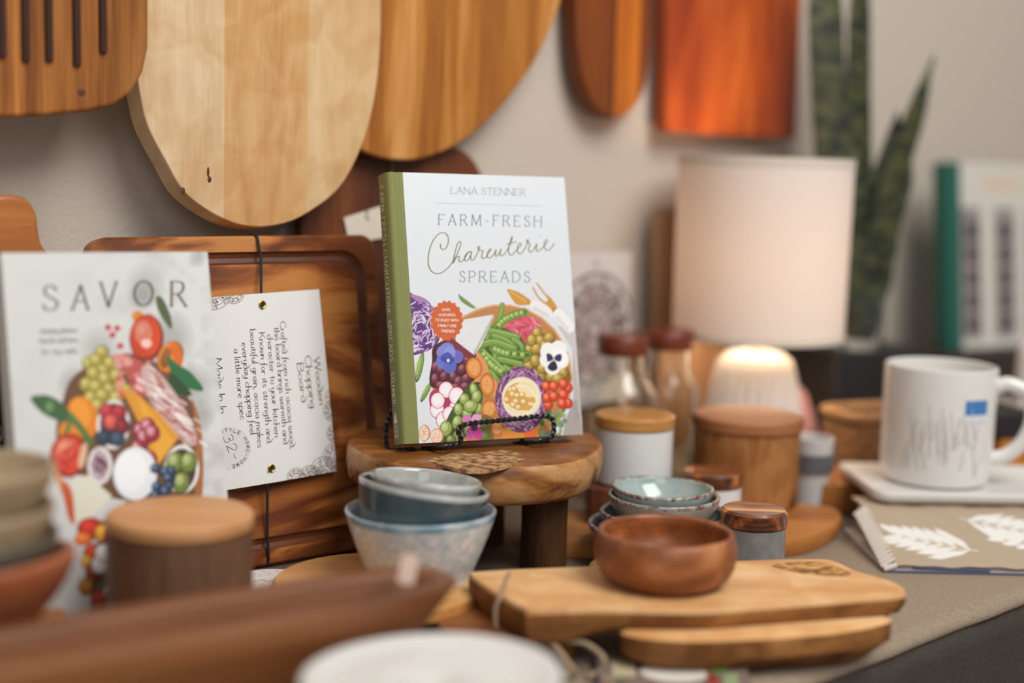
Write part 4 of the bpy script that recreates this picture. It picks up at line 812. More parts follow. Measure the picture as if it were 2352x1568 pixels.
E3(390, 960, 16, 60, 10, 'e8c8a0', .8); P3([(240, 980), (270, 1000), (320, 1100), (340, 1180), (300, 1130)], 'd8905c', .9, True)
P3([(355, 1050), (420, 1050), (520, 1140), (470, 1200), (400, 1250), (350, 1260), (330, 1150)], 'e0dcc8', 1); P3([(300, 1080), (345, 1120), (360, 1260), (330, 1230)], 'c8582c', 1, True)
for (x, y, rx, ry, c) in ((430, 1285, 60, 50, 'b82a1c'), (400, 1330, 40, 30, 'e07030'), (450, 1390, 50, 40, 'c83c20'), (415, 1430, 26, 34, 'd89a3c'), (450, 1480, 40, 50, '8c3a24'), (420, 1540, 40, 40, 'a8702c')): B3(x, y, rx, ry, 0, c)
P3([(470, 1250), (900, 1150), (905, 1650), (420, 1760)], '5a3b28', .85)
for k in range(50): B3(rg.uniform(470, 860), rg.uniform(1200, 1600), 38, 42, 0, rg.choice(['b8402a', 'd9962c', '74833a', '7c2430', 'e6e2de', 'a8983c']))
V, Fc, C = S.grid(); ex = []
for ch, a, b in (('S', (200, 300), (262, 300)), ('A', (330, 300), (400, 300)), ('V', (455, 285), (525, 284)), ('O', (603, 280), (685, 280)), ('R', (768, 284), (832, 284))):
    ex.append((*text(S, ch, V3(*a), V3(*b), 58, 5.2, 2.0, True, -.03, .0), '5c4a46'))
for i, (s_txt, a, b) in enumerate((('stunning platters', (190, 405), (355, 402)), ('boards and bites', (190, 450), (358, 446)), ('for any table', (200, 500), (355, 497)))):
    ex.append((*text(S, s_txt, V3(*a), V3(*b), 13, 1.7, 1.3, False, -.03, .2), '8a8684'))
sl_ = (SB.uv(*src[0])[0]+SB.uv(*src[3])[0])/2
sv_ = thing('savor_recipe_book', 'large pale grey recipe book titled SAVOR with a fruit and cheese board on its cover', 'book', mw=SB.mat((sl_-.35, 0, 0)))
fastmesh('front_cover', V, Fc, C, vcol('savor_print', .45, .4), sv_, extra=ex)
build('cover_board', *box(.0, SW, .012, .3, 0, SH), mat('savor_edge', 'd0ccc8', .6), sv_)
build('page_block', *box(.1, SW-.3, .3, 2.2, .3, SH-.3), mat('savor_pages', 'd9d5cc', .8), sv_)
build('back_cover', *box(0, SW, 2.2, 2.5, 0, SH), mat('savor_back', 'c4bfba', .6), sv_)
se = thing('book_easel', 'dark wire easel supporting the pale grey SAVOR book', 'easel', mw=SB.mat())
zf = -(SB.o[2])/math.cos(R(13))
build('ledge', *join(tube([(3, 3.2, -.3), (3, -.6, -.3), (3, -1.0, .8)], .25), tube([(SW-3, 3.2, -.3), (SW-3, -.6, -.3), (SW-3, -1.0, .8)], .25), tube([(3, 2.8, -.3), (SW-3, 2.8, -.3)], .25)), M_wire, se)
build('prop', *join(tube([(3, 2.8, -.3), (3, 2.8, 12)], .25), tube([(SW-3, 2.8, -.3), (SW-3, 2.8, 12)], .25), tube([(3, 2.8, 12), (SW-3, 2.8, 12)], .25), tube([(SW/2, 2.8, 12), (SW/2, 6, zf+4)], .25)), M_wire, se)
def ontable(o): return o

# ================================================================ BOWLS AND JARS
def shell(r_bot, r_top, h, t, foot=.3, curve=.5, n=10, rim=.5):
    """bowl profile, outer then rim then inner; curve 0 straight .. 1 round"""
    out = [(0, 0), (r_bot, 0), (r_bot+.05, foot)]
    for k in range(1, n+1):
        u = k/n; z = foot+(h-foot)*u; c = math.sin(u*math.pi/2); out.append((r_bot+(r_top-r_bot)*(u*(1-curve)+c*curve), z))
    R1 = out[-1][0]; out += [(R1-t*.25, h+t*.28), (R1-t*.75, h+t*.28), (R1-t, h)]
    for k in range(n-1, 0, -1):
        u = k/n; z = foot+t+(h-foot-t)*u; c = math.sin(u*math.pi/2); out.append((r_bot+(r_top-r_bot)*(u*(1-curve)+c*curve)-t, z))
    out += [(max(.3, r_bot-t*1.2), foot+t), (0, foot+t)]; return out
def bowl(name, label, cx, cy, z, rb, rt, h, t, m, mrim=None, tilt=(0, 0), curve=.5, wob=0, seed=0, n=96, group=None, cat='bowl', foot=.3):
    pr = shell(rb, rt, h, t, foot, curve)
    V, Fc = lathe(pr, n, (lambda a, i: (wob*(math.sin(2*a+seed)+.5*math.sin(3*a+seed*2)), wob*.8*math.sin(2*a+seed*3)*(i > 6))) if wob else None)
    mats = [m]; mi = None
    if mrim:
        mats = [m]+list(mrim) if isinstance(mrim, (list, tuple)) else [m, mrim]; K = len(pr); mi = []
        nseg = []
        for A_, B_2 in zip(range(K-1), range(1, K)): nseg.append((A_, B_2))
        idx = []
        for (a, b) in nseg:
            cnt = n; s = 0
            if a >= 11 and b <= 15: s = 1
            elif a >= 15: s = 2 if len(mats) > 2 else 0
            idx += [s]*cnt
        mi = idx
    o = build(name, V, Fc, mats, loc=(cx, cy, z), rot=(R(tilt[0]), R(tilt[1]), 0), mi=mi, auto=60)
    return tag(o, label, cat, group)
def glaze(name, a, b, scale=90, rough=.18, stretch=1, coat=.5, bump=.15):
    return mat(name, a, rough, .5, col2=b, nscale=scale, coat=coat, bump=bump, bscale=120)
M_rimb = glaze('glaze_rim_brown', '6a4636', 'a9a8a0', 170)
# left stack on the round golden board
M_rb = wood('golden_board', ['a8703a', 'c88f50', 'dcae74'], 'X', 16, 3, .4, .2, .5, .4, seed=17)
tag(build('round_board', *lathe([(0, 2.0), (8.1, 2.0), (8.4, 2.3), (8.4, 3.1), (8.1, 3.4), (0, 3.4)], 90), M_rb, loc=(-10.2, 110.5, 0)), 'golden round wooden board lying under the speckled bowl', 'cutting board')
M_pk = wood('pinkish_board', ['7a5238', 'a5785a', 'c09a78'], 'X', 18, 3, .8, .3, .6, .3, seed=19)
lb = [T(*q, 1.9)[:2] for q in [(548, 1334), (600, 1310), (660, 1303), (860, 1316)]] + [(-9.5, 104), (-24.5, 104)]
lb = [tuple(q) for q in lb]
tag(build('serving_board', *prism(lb, 0.05, 1.9, 'Z'), M_pk, bevel=.3), 'dull brown serving board lying behind the long wooden tray, round white label on it', 'serving board')
lc = T(622, 1322, 1.95); rr_ = np.linspace(0, 6.283, 40, endpoint=False)
LA = Art(6.6, 6.6, 14, 'e2ddd8'); mandala(LA, 3.3, 3.3, 2.9, 'c08a80', 14, .5, .07); LA.line([(1.8, 3.2), (2.6, 3.7), (3.1, 3.0), (4, 3.7), (4.8, 3.1)], .14, '8a4a44', .9)
V, Fc, C = LA.grid(); keep = []
V = np.array(V); 
for f, fc in enumerate(Fc):
    c = V[fc].mean(0); 
    if (c[0]-3.3)**2+(c[2]-3.3)**2 < 10.6: keep.append(fc)
build('round_label', [(x-3.3, z-3.3, .04) for x, y, z in V], [tuple(f) for f in np.array(keep).tolist()], vcol('label_print', .5), loc=(lc[0]+.2, lc[1]-1.3, 1.93), cols=C)
lab = bpy.data.objects['round_label']; lab.rotation_euler = (0, 0, R(25)); sm2 = lab.modifiers.new('t', 'SOLIDIFY'); sm2.thickness = .0003; sm2.offset = 0
tag(lab, 'round white paper label with pink print lying on the dull brown board', 'label')
M_sp = glaze('speckled_white', 'dadad6', 'b4bec4', 170, .3); M_tealr = glaze('teal_rim', '6f8894', 'b8c0c0', 60)
M_bg = glaze('blue_grey_glaze', '3c5058', '56605f', 25, .22); M_pl = glaze('pale_clear_glaze', '9b9c96', 'b6b8b2', 40, .15)
bx_, by_ = -6.95, 111.95
bowl('speckled_bowl', 'speckled white ceramic bowl at the bottom of the left stack, before the round stand', bx_, by_, 3.42, 4.15, 6.05, 5.5, .4, M_sp, M_tealr, curve=.3, wob=.06, seed=1)
bowl('blue_grey_bowl', 'blue grey glazed bowl tilted inside the speckled white bowl', bx_-.15, by_, 7.2, 4.75, 5.25, 3.75, .35, M_bg, M_pl, tilt=(-4, 6.5), curve=.4, wob=.05, seed=2)
bowl('pale_glazed_bowl', 'small pale glossy glazed bowl on top of the left stack', bx_+.05, by_+.1, 8.2, 3.6, 4.6, 3.3, .4, M_pl, glaze('clear_rim', 'c9cac6', '8d8e88', 60, .1), tilt=(-5, 5), curve=.5, wob=.06, seed=4)
# olive wood boards, upper and lower
M_ol = wood('olive_wood_top', ['b57e48', 'cf9a60', 'dfb27e', 'e6c296'], 'X', 16, 2.2, .8, .2, .45, .4, seed=23, blotch=.12)
M_ole = wood('olive_wood_edge', ['5e3a1c', '8f5e30', 'b07a44'], 'X', 20, 5, 1.2, .2, .6, .3, seed=25, blotch=.35)
UZ = 3.4
def slab(name, label, top_px, z0, z1, inset, mt, me_, zl=None, bev=.18, cat='cutting board', smoothp=True):
    top = [np.array(T(*q, z1)[:2]) for q in top_px]
    if smoothp: top = spline(top, 5, True)
    top = ccw([tuple(q) for q in top]); c = np.mean(top, 0); n = len(top)
    o0 = np.array([c[0], c[1]])
    V = []
    for s_, z in ((inset*.3, z1), (0, z1-.25), (-.0, (z0+z1)/2), (inset, z0+.05)):
        for q in top:
            d = np.array(q)-c; d = d/np.linalg.norm(d); zz_ = z
            if zl is not None and z < z1-.3: zz_ = z-(z1-z)/(z1-z0)*(z0-zl)*min(1, max(0, (7-q[0])/3))
            V.append((*(np.array(q)-d*s_-o0), zz_))
    Fc = [tuple(range(n)), tuple(range(4*n-1, 3*n-1, -1))]; mi = [0, 1]
    for j in range(3):
        for i in range(n): a = j*n+i; b = j*n+(i+1) % n; Fc.append((a, a+n, b+n, b)); mi.append(0 if j == 0 else 1)
    o = build(name, V, Fc, [mt, me_], loc=(o0[0], o0[1], 0), mi=mi, auto=45); return o
up_px = [(1080, 1319), (1100, 1312), (1230, 1305), (1380, 1299), (1560, 1292), (1690, 1287), (1860, 1283), (1915, 1287), (1968, 1310), (2030, 1328), (2072, 1345), (2081, 1358), (2066, 1368), (1950, 1378), (1760, 1392), (1600, 1403), (1400, 1400), (1222, 1403), (1210, 1400), (1140, 1362)]
lo_px = [(1432, 1450), (1450, 1420), (1520, 1390), (1620, 1370), (1760, 1355), (1940, 1350), (2025, 1375), (2044, 1408), (2036, 1425), (1920, 1448), (1720, 1463), (1560, 1466)]
ob_ = tag(slab('olive_wood_board', '', up_px, UZ, 4.9, .45, M_ol, M_ole, 2.45), 'olive wood live-edge board, upper of two, with the brown wooden bowl on it', 'cutting board')
ob2 = tag(slab('olive_wood_board', '', lo_px, 0.05, 3.35, 2.2, M_ol, M_ole), 'smaller olive wood board under the upper one, sticking out in front', 'cutting board')
# dark burl marks on the upper board (wood figure, own shape)
M_fig = wood('burl_figure', ['3c2010', '7a4a22', 'c8944f', 'd9ab69'], 'X', 60, 40, 2.5, .2, .45, .4, seed=31)
def decal(px_pts, z, m, parent, nm='dark_figure'):
    q = [np.array(T(*p, z)[:2]) for p in px_pts]; q = ccw([tuple(v) for v in spline(q, 5, True)]); b = parent.location
    return build(nm, [(x-b.x/U, y-b.y/U, z-.0) for x, y in q], [tuple(range(len(q)))], m, parent)
decal([(1770, 1298), (1830, 1290), (1900, 1294), (1955, 1318), (1900, 1322), (1830, 1314)], 4.912, M_fig, ob_)
# third board, brown, sticking out at the left under the olive boards
M_tb = wood('brown_board', ['5a3620', '8a552e', 'a56c3e'], 'X', 14, 3, .7, .2, .55, .3, seed=29)
tag(slab('brown_board', '', [(1010, 1372), (1060, 1362), (1150, 1385), (1250, 1410), (1330, 1440), (1250, 1462), (1130, 1470), (1010, 1440)], .05, 2.4, .3, M_tb, M_tb), 'brown wooden board end under the left corner of the olive board', 'cutting board')
# jute twine around the olive boards with a bow
M_jute = mat('jute', 'b39a7c', .95, .1, noise=.4, nscale=900)
e0 = T(1150, 1370, 4.95); f0 = T(1165, 1290, 4.95)
tw = [(e0[0]+.6, e0[1]+6, 5.02), (e0[0]+.3, e0[1]+3, 5.03), (e0[0]+.05, e0[1]+.1, 5.05), (e0[0]-.35, e0[1]-.35, 4.2), (e0[0]-.3, e0[1]-.3, 2.7)]
b0_ = T(1310, 1462, 2.0)
bow = [T(1225, 1462, 2.4), T(1270, 1480, 2.2), T(1310, 1530, 1.2), T(1325, 1545, .4)]
bow2 = [T(1362, 1425, 2.6), T(1320, 1455, 2.4), T(1300, 1470, 2.3), T(1345, 1478, 2.2), T(1385, 1510, 1.6), T(1378, 1540, .6), T(1350, 1555, .3)]
bow3 = [T(1225, 1462, 2.4), T(1260, 1452, 2.7), T(1300, 1470, 2.3)]
tag(build('jute_twine', *join(tube(spline(tw, 6), .16, 8), tube(spline(bow, 6), .22, 8), tube(spline(bow2, 6), .22, 8), tube(spline(bow3, 6), .2, 8)), M_jute), 'natural jute twine tied round the olive boards with a loose bow', 'twine')
# patterned paper tag lying in front
TG = Art(11, 7, 14, '6e655c')
TG.poly([(0, 0), (11, 0), (11, 7), (0, 7)], '7d6c64'); 
for k in range(40): TG.ell(rg.uniform(0, 11), rg.uniform(0, 7), rg.uniform(.2, .7), rg.uniform(.2, .5), rg.uniform(0, 180), rg.choice(['4a3a4a', '5f6b48', '9a8a6c', '7a3a34', '3f3a44']), .8)
TG.poly([(1.2, 3), (2.8, 3), (2.8, 5.8), (1.2, 5.8)], 'bcae8c'); TG.ell(5.6, 4.0, 2.4, 1.7, 0, 'd8d3c8'); TG.ell(8.8, 5.0, .9, .8, 20, '6e9a56'); TG.poly([(7.8, 2), (8.8, 2.3), (8.6, 4), (8, 4.4)], '8c3a30'); TG.poly([(9, 2), (10, 2), (10.2, 4.4), (9.2, 4)], '8fa070'); TG.line([(.1, .1), (10.9, .1)], .2, '5a5668'); TG.line([(.1, .1), (.1, 6.9)], .2, '4a465a')
t0 = T(1545, 1548, .5) - np.array([5.6, 4.0, 0]); V, Fc, C = TG.grid()
tg = build('patterned_tag', [(x, z, 0) for x, y, z in V.tolist()], [tuple(f) for f in Fc.tolist()], vcol('tag_print', .45), loc=(t0[0], t0[1], .45), rot=(R(3), 0, R(-1)), cols=C)
s3 = tg.modifiers.new('t', 'SOLIDIFY'); s3.thickness = .001; s3.offset = -1
tag(tg, 'small patterned paper tag with a white oval lying before the olive boards', 'tag')
# brown wooden bowl
M_wb = wood('warm_bowl_wood', ['6a381c', '90522a', 'ac6a3c', 'b97c50'], 'X', 22, 9, .9, .15, .42, .4, seed=33, rings=9, coat=.15)
V, Fc = lathe([(0, 0), (3.7, 0), (4.1, .12), (4.95, .7), (5.4, 1.5), (5.55, 2.4), (5.5, 3.2), (5.3, 3.9), (5.15, 4.1), (4.9, 4.1), (4.75, 3.85), (4.9, 3.2), (4.95, 2.4), (4.7, 1.5), (3.9, .85), (2, .6), (0, .55)], 110)
tag(build('wooden_bowl', V, Fc, M_wb, loc=(12.35, 107.4, 4.9), rot=(R(0), R(0), 0), auto=60), 'smooth brown wooden bowl standing alone on the olive wood board', 'bowl')
# right stack of small glazed bowls
sx, sy = 14.35, 128.3
M_teal = glaze('pale_teal', '93a39f', 'a8b4ae', 50, .12); M_bei = glaze('beige_glaze', 'b5a898', '998d82', 60, .18); M_dg = glaze('dark_grey_glaze', '5d6266', '4c5054', 40, .18); M_lg = glaze('grey_glaze', '565b60', '7a7c7c', 40, .18)
bowl('dark_bowl', 'dark grey glazed bowl at the bottom of the right bowl stack', sx-.3, sy, .05, 4.4, 6.5, 4.0, .45, M_lg, M_rimb, curve=.7, wob=.07, seed=3)
bowl('grey_bowl', 'grey glazed bowl third from the top of the right bowl stack', sx+.15, sy, 2.2, 4.6, 5.95, 3.15, .42, M_dg, M_rimb, curve=.75, wob=.09, seed=6)
bowl('beige_bowl', 'beige glazed bowl with a brown edge, second from the top of the right stack', sx+.05, sy-.1, 3.95, 4.0, 5.2, 3.0, .36, M_bei, M_rimb, curve=.75, wob=.07, seed=5)
bowl('teal_bowl', 'pale teal glazed bowl with a brown speckled rim, top of the right stack', sx-.1, sy+.2, 5.0, 3.5, 4.68, 2.6, .34, M_teal, M_rimb, curve=.75, wob=.08, seed=7, tilt=(0, .5))
# jars
M_lidl = wood('light_lid', ['a06a30', 'c48b48', 'd9a862'], 'X', 26, 4, .8, .25, .35, .5, seed=37, coat=.3)
M_lidd = wood('dark_figured_lid', ['3a1c10', '8c4c22', 'b8702f', 'c88a4c'], 'X', 30, 5, 1.6, .2, .42, .5, seed=41, rings=10, coat=.4)
M_whc = mat('white_ceramic', 'dad9d6', .35, .5, coat=.3); M_gry = mat('grey_stone', '8a8782', .5, .4, noise=.25, nscale=70)
def jar(name, label, cx, cy, z, r, h, lid_h, mb, ml, group=None, over=.1, cat='jar'):
    t = thing(name, label, cat, (cx, cy, z), group=group)
    build('jar_body', *lathe([(0, 0), (r-.2, 0), (r, .2), (r, h-lid_h-.05), (0, h-lid_h-.05)], 72), mb, t)
    build('lid', *lathe([(0, h-lid_h), (r+over-.15, h-lid_h), (r+over, h-lid_h+.15), (r+over, h-.25), (r+over-.22, h-.03), (r+over-.6, h), (0, h)], 72), ml, t)
    return t
tag(build('wooden_riser', *box(-4.4, 4.4, -4, 4, 0, 3.65), M_br, loc=(12.4, 140.6, 1.85), bevel=.2), 'dark wooden block under the white jar, behind the bowl stack', 'block')
jar('white_jar', 'white ceramic jar with a light golden wooden lid behind the bowl stack', 12.5, 140.2, 5.55, 3.9, 6.9, 1.35, M_whc, M_lidl)
jar('small_white_jar', 'small white jar with a dark striped wooden lid between bowl stack and big canister', 20.3, 138.6, 1.83, 2.9, 5.4, 1.5, M_whc, M_lidd)
jar('grey_jar', 'small grey stone jar with a dark figured wooden lid behind the olive board', 22.1, 124.4, 0.02, 2.85, 6.9, 1.55, M_gry, M_lidd)
# long board lying behind, wooden canister on it
M_fl = wood('flat_board', ['8a5226', 'b07138', 'c88a4c'], 'X', 18, 2, .5, .25, .5, .3, seed=43)
tag(slab('long_board', '', [(1215, 1185), (1400, 1165), (1700, 1150), (1880, 1160), (1925, 1172), (1930, 1195), (1880, 1225), (1800, 1240), (1600, 1245), (1300, 1240), (1218, 1225)], .05, 1.8, .3, M_fl, M_fl), 'long light brown board lying flat behind the bowls, canister at its right end', 'cutting board')
M_can = wood('canister_wood', ['3c2010', '74441f', '9a6434', 'b07e4a'], 'Z', 16, 4, 1.8, .2, .5, .35, seed=47, rings=16, blotch=.2)
M_canl = wood('canister_lid', ['7a4426', '955c38', 'a86e48'], 'X', 20, 3, .6, .2, .5, .35, seed=49)
cn = jar('wooden_canister', 'large round wooden canister with a flat reddish lid, right of the glass bottles', 25.2, 148.6, 1.85, 5.6, 9.4, 1.4, M_can, M_canl, over=.25, cat='canister')
# left foreground canister
M_canf = wood('dark_canister_wood', ['4a3020', '72503a', '8f6c50', 'a07e60'], 'Z', 12, 7, 2.0, .15, .6, .3, seed=53, rings=8)
M_canfl = wood('pale_lid', ['b0794a', 'c48d5c', 'cf9d6c'], 'X', 18, 3, .4, .2, .5, .35, seed=55)
jar('wooden_canister', 'blurry dark wooden canister with a pale tan lid in front of the SAVOR book', -23.4, 99.6, 0.02, 5.15, 11.3, 1.1, M_canf, M_canfl, over=.05, cat='canister')
# cup behind the canister
tag(build('grey_white_cup', *lathe(shell(1.9, 2.35, 8.2, .25, .3, .1), 60), None or mat('cup_white', 'bdbab8', .5), loc=(33.0, 152.5, .02)), 'small tapered cup, grey band above textured white, right of the big canister', 'cup')
cupb = build('grey_band', *lathe([(2.33, 4.6), (2.42, 4.6), (2.46, 6.6), (2.37, 6.6)], 60), mat('cup_grey', '5c5a5c', .5), bpy.data.objects['grey_white_cup'])
# pestle behind the bowls
tag(build('wooden_pestle', *tube([(9.2+.3*k, 121.5-.25*k, 1.15) for k in range(-5, 1)], lambda u: 1.0+.25*math.sin(u*3.1), 20), wood('pestle_wood', ['8f6a42', 'a9865c'], 'X'), bevel=.3), 'round light wooden pestle end between stand leg and brown bowl', 'pestle')

# ================================================================ GLASS BOTTLES, LAMP, PLANT
M_gl = glassmat('clear_glass', (.93, .96, .95)); M_cap = wood('dark_cap', ['4a1c10', '6a2c1a', '7c3a24'], 'X', 20, 4, .4, .2, .35, .5, seed=57)
for i, (cx_, cy_, r, h, lab) in enumerate(((12.3, 156.2, 4.1, 18.4, 'clear glass bottle with a dark brown lid, nearer of two behind the white jar'), (18.0, 161.6, 3.62, 18.5, 'clear glass bottle with a dark brown lid, the farther one, partly behind the lamp side'))):
    t = thing('glass_bottle', lab, 'bottle', (cx_, cy_, .02), group='clear glass bottles with brown lids')
    build('bottle_glass', *lathe([(0, 0), (r-.5, 0), (r-.1, .3), (r, 1), (r, 10.8), (r-.15, 11.8), (r-.8, 13), (2.5, 14), (2.3, 14.6), (2.3, h-1.9), (2.1, h-1.9), (2.08, 14.7), (2.3, 14.2), (r-1, 12.9), (r-.35, 11.7), (r-.25, 10.7), (r-.25, 1.1), (r-.6, .6), (0, .6)], 64), M_gl, t)
    build('lid', *lathe([(0, h-2.2), (2.7, h-2.2), (2.85, h-2), (2.85, h-.2), (2.7, h), (0, h)], 48), M_cap, t)
# table lamp
lx, ly = 29.2, 168.6
lp = thing('table_lamp', 'lit table lamp with a white drum shade and ribbed clear glass base', 'lamp', (lx, ly, 0.02))
m, t, b = nt('shade_linen'); N = t.nodes; L = t.links
tr = N.new('ShaderNodeBsdfTranslucent'); tr.inputs['Color'].default_value = (.95, .80, .66, 1); df = N.new('ShaderNodeBsdfDiffuse'); df.inputs['Color'].default_value = (.80, .75, .70, 1); ms = N.new('ShaderNodeMixShader'); ms.inputs[0].default_value = .19
L.new(df.outputs[0], ms.inputs[1]); L.new(tr.outputs[0], ms.inputs[2]); L.new(ms.outputs[0], N['Material Output'].inputs[0]); M_shade = m
zb0, zt0 = 17.2, 38.3; 
build('lamp_shade', *lathe([(10.1, zb0), (10.25, zt0), (10.15, zt0), (10.0, zb0)], 96), M_shade, lp)
M_trim = mat('shade_trim', 'd8cabb', .8)
shd = bpy.data.objects['lamp_shade']
build('shade_trim', *lathe([(10.26, zt0-.9), (10.32, zt0-.9), (10.32, zt0+.05), (10.12, zt0+.05)], 96), M_trim, shd)
build('shade_trim', *lathe([(10.11, zb0-.02), (10.17, zb0), (10.17, zb0+.7), (10.12, zb0+.7)], 96), M_trim, shd)
n = 96; rb = lambda a, i: (.22*math.cos(24*a)*(1 if 1 < i < 12 else 0), 0)
m, t, b = nt('ribbed_glass'); b.inputs['Base Color'].default_value = (.9, .87, .84, 1); b.inputs['Transmission Weight'].default_value = .35; b.inputs['Roughness'].default_value = .25; M_rg = m
build('lamp_base', *lathe([(0, 0), (6.0, 0), (6.3, .5), (6.2, 2), (6.0, 5), (5.6, 8), (5.1, 11), (4.6, 13.2), (4.2, 14.4), (3.2, 15.2), (1.4, 15.6), (1.2, 16), (0, 16)], 144, rb), M_rg, lp)
build('lamp_stem', *lathe([(0, 15.6), (.8, 15.6), (.8, 22), (1.4, 22.2), (1.4, 24.5), (0, 24.5)], 32), mat('lamp_metal', 'b9a48c', .3, metal=1), lp)
build('bulb', *lathe([(0, 24.5), (1.2, 24.6), (1.5, 26), (2.6, 28.2), (2.7, 29.4), (2.1, 31), (0, 31.8)], 32), None or (lambda: (lambda q: (q[2].inputs['Emission Color'].__setattr__('default_value', (1, .72, .42, 1)), q[2].inputs['Emission Strength'].__setattr__('default_value', 6), q[0])[-1])(nt('bulb_glow')))(), lp)
pl = bpy.data.lights.new('bulb_light', 'POINT'); pl.energy = 2.4; pl.color = (1, .74, .50); pl.shadow_soft_size = .05
po = bpy.data.objects.new('bulb_light', pl); COL.objects.link(po); po.location = (lx*U, ly*U, .265)
build('spider', *join(*[tube([(0, 0, 33), (10.1*math.cos(a), 10.1*math.sin(a), 37.8)], .12) for a in (0.3, 2.4, 4.5)], tube([(0, 0, 24.5), (0, 0, 33)], .12)), bpy.data.materials['lamp_metal'], lp)
# pink pouch right of the lamp base
tag(build('pink_pouch', *lathe([(0, 0), (2.2, .2), (2.7, 2), (2.5, 6), (1.9, 9), (1.0, 10.3), (0, 10.4)], 40), mat('pink_cloth', 'b98078', .8), loc=(36.6, 175.5, .3), rot=(0, R(-10), 0)), 'soft pink pouch standing just right of the lamp base', 'pouch')
# board standing behind the lamp and the card on the wall side
plj = wallplane(1540, 700, 4.2); plj = Plane((plj.o[0], plj.o[1], .1), WYAW, 3)
jx0 = plj.uv(1508, 700)[0]; jz = plj.uv(1530, 478)[1]
M_nar = wood('tan_board', ['7a5a3e', '98765a', 'a98a6c'], 'Z', 20, 2, .5, .2, .5, .3, seed=61)
tag(build('tall_board', *prism(rrect(jx0, jx0+14, 0, jz, 2.5), 0, 1.6), M_nar, mw=plj.mat(), bevel=.3), 'tan wooden board standing on the table behind the lamp shade', 'cutting board')
plm = wallplane(1370, 700, 2.0); plm = Plane((plm.o[0], plm.o[1], .1), WYAW, 1)
mx0, mx1 = plm.uv(1210, 700)[0], plm.uv(1432, 700)[0]; mz0, mz1 = plm.uv(1380, 808)[1], plm.uv(1380, 578)[1]
tag(build('tan_board', *prism(rrect(mx0-3, mx1+6, 0, mz0+2, 1.5), 0.0, 1.5), M_nar, mw=plm.mat((0, 1.0-.9, 0)), bevel=.3), 'tan board leaning on the wall behind the glass bottles', 'cutting board')
MA = Art(mx1-mx0, mz1-mz0+6, 10, 'd3ccc6', None); w2 = mx1-mx0; h2 = mz1-mz0+6
mandala(MA, w2*.62, h2*.5, w2*.4, '4f3a38', 11, .9, .42); mandala(MA, w2*.62, h2*.5, w2*.28, '6a5452', 9, .85, .3); MA.ell(w2*.6, h2*.5, w2*.2, h2*.33, 0, 'a8948e', .5)
for k in range(26): MA.ell(w2*.6+rg.gauss(0, w2*.16), h2*.5+rg.gauss(0, h2*.2), .3, .5, rg.uniform(0, 180), '6a5452', .6)
V, Fc, C = MA.grid(lambda X, Z: -.01+0*X); mc = thing('mandala_card', 'white card with a brown round ornament standing behind the recipe book, right side', 'card', mw=plm.mat((mx0, -1.2, mz0-6)))
fastmesh('printed_face', V, Fc, C, vcol('mandala_print', .5), mc); build('card_back', *box(0, w2, .0, .3, 0, h2), M_card if False else mat('card_edge', 'd3ccc6', .6), mc)
# dark crate in the corner with glass vase and snake plant
M_bc = mat('black_crate', '1c1a1a', .6)
def yawbox(name, label, cat, c, sx_, sy_, z0, z1, yaw, m, bev=.2):
    return tag(build(name, *box(-sx_/2, sx_/2, -sy_/2, sy_/2, z0, z1), m, loc=(c[0], c[1], 0), rot=(0, 0, R(yaw)), bevel=bev), label, cat)
c_ = P(1975, 860, 186)
yawbox('black_box', 'matt black box standing at the back, the plant vase on top', 'box', (45.6, 186), 15, 12, .02, 14.3, WYAW-22, M_bc)
# woven basket in front of it
ba = thing('wicker_basket', 'low tan wicker basket between canister and white mug', 'basket', (44.3, 166.0, .02), (0, 0, R(WYAW-20)))
Vb = []; wv = [];
for k in range(9):
    z = .4+k*.95; pa = [(x, y, z+.12*math.sin(i*1.6+k*math.pi)) for i, (x, y) in enumerate(rrect(-6.6, 6.6, -3.6, 3.6, 1.8, 6))]
    wv.append(tube(pa, .5, 8, True))
M_wk = mat('wicker', 'a87b4c', .7, noise=.45, nscale=160, bump=.6, bscale=250)
build('woven_side', *join(*wv, prism(rrect(-6.6, 6.6, -3.6, 3.6, 1.8, 6), 0, .6, 'Z')), M_wk, ba)
build('rim', *tube([(x, y, 9.0) for x, y in rrect(-6.8, 6.8, -3.8, 3.8, 1.9, 6)], .62, 10, True), M_wk, ba)
vx, vy = P(1968, 760, 184)[0], 184.5
vs = thing('glass_vase', 'clear glass vase holding the snake plant, on the black box', 'vase', (vx, vy, 14.32))
build('vase_glass', *lathe([(0, 0), (3.2, 0), (3.5, .4), (3.6, 6.8), (3.45, 6.8), (3.3, .9), (0, .7)], 64), M_gl, vs)
m, t, b = nt('snake_leaf'); N = t.nodes; L = t.links; tc = N.new('ShaderNodeTexCoord'); wv_ = N.new('ShaderNodeTexNoise'); mp = N.new('ShaderNodeMapping'); mp.inputs['Scale'].default_value = (30, 30, 50); L.new(tc.outputs['Object'], mp.inputs[0]); L.new(mp.outputs[0], wv_.inputs['Vector']); wv_.inputs['Scale'].default_value = 1.6; wv_.inputs['Detail'].default_value = 3
rp = N.new('ShaderNodeValToRGB'); rp.color_ramp.elements[0].position = .42; rp.color_ramp.elements[1].position = .6; rp.color_ramp.elements[0].color = (*lin('1a2216'), 1); rp.color_ramp.elements[1].color = (*lin('4a4c2a'), 1); L.new(wv_.outputs['Fac'], rp.inputs[0]); L.new(rp.outputs[0], b.inputs['Base Color']); b.inputs['Roughness'].default_value = .45; M_leaf = m
sp = thing('snake_plant', 'tall dark green mottled snake plant growing from the glass vase', 'plant', (vx, vy, 14.9))
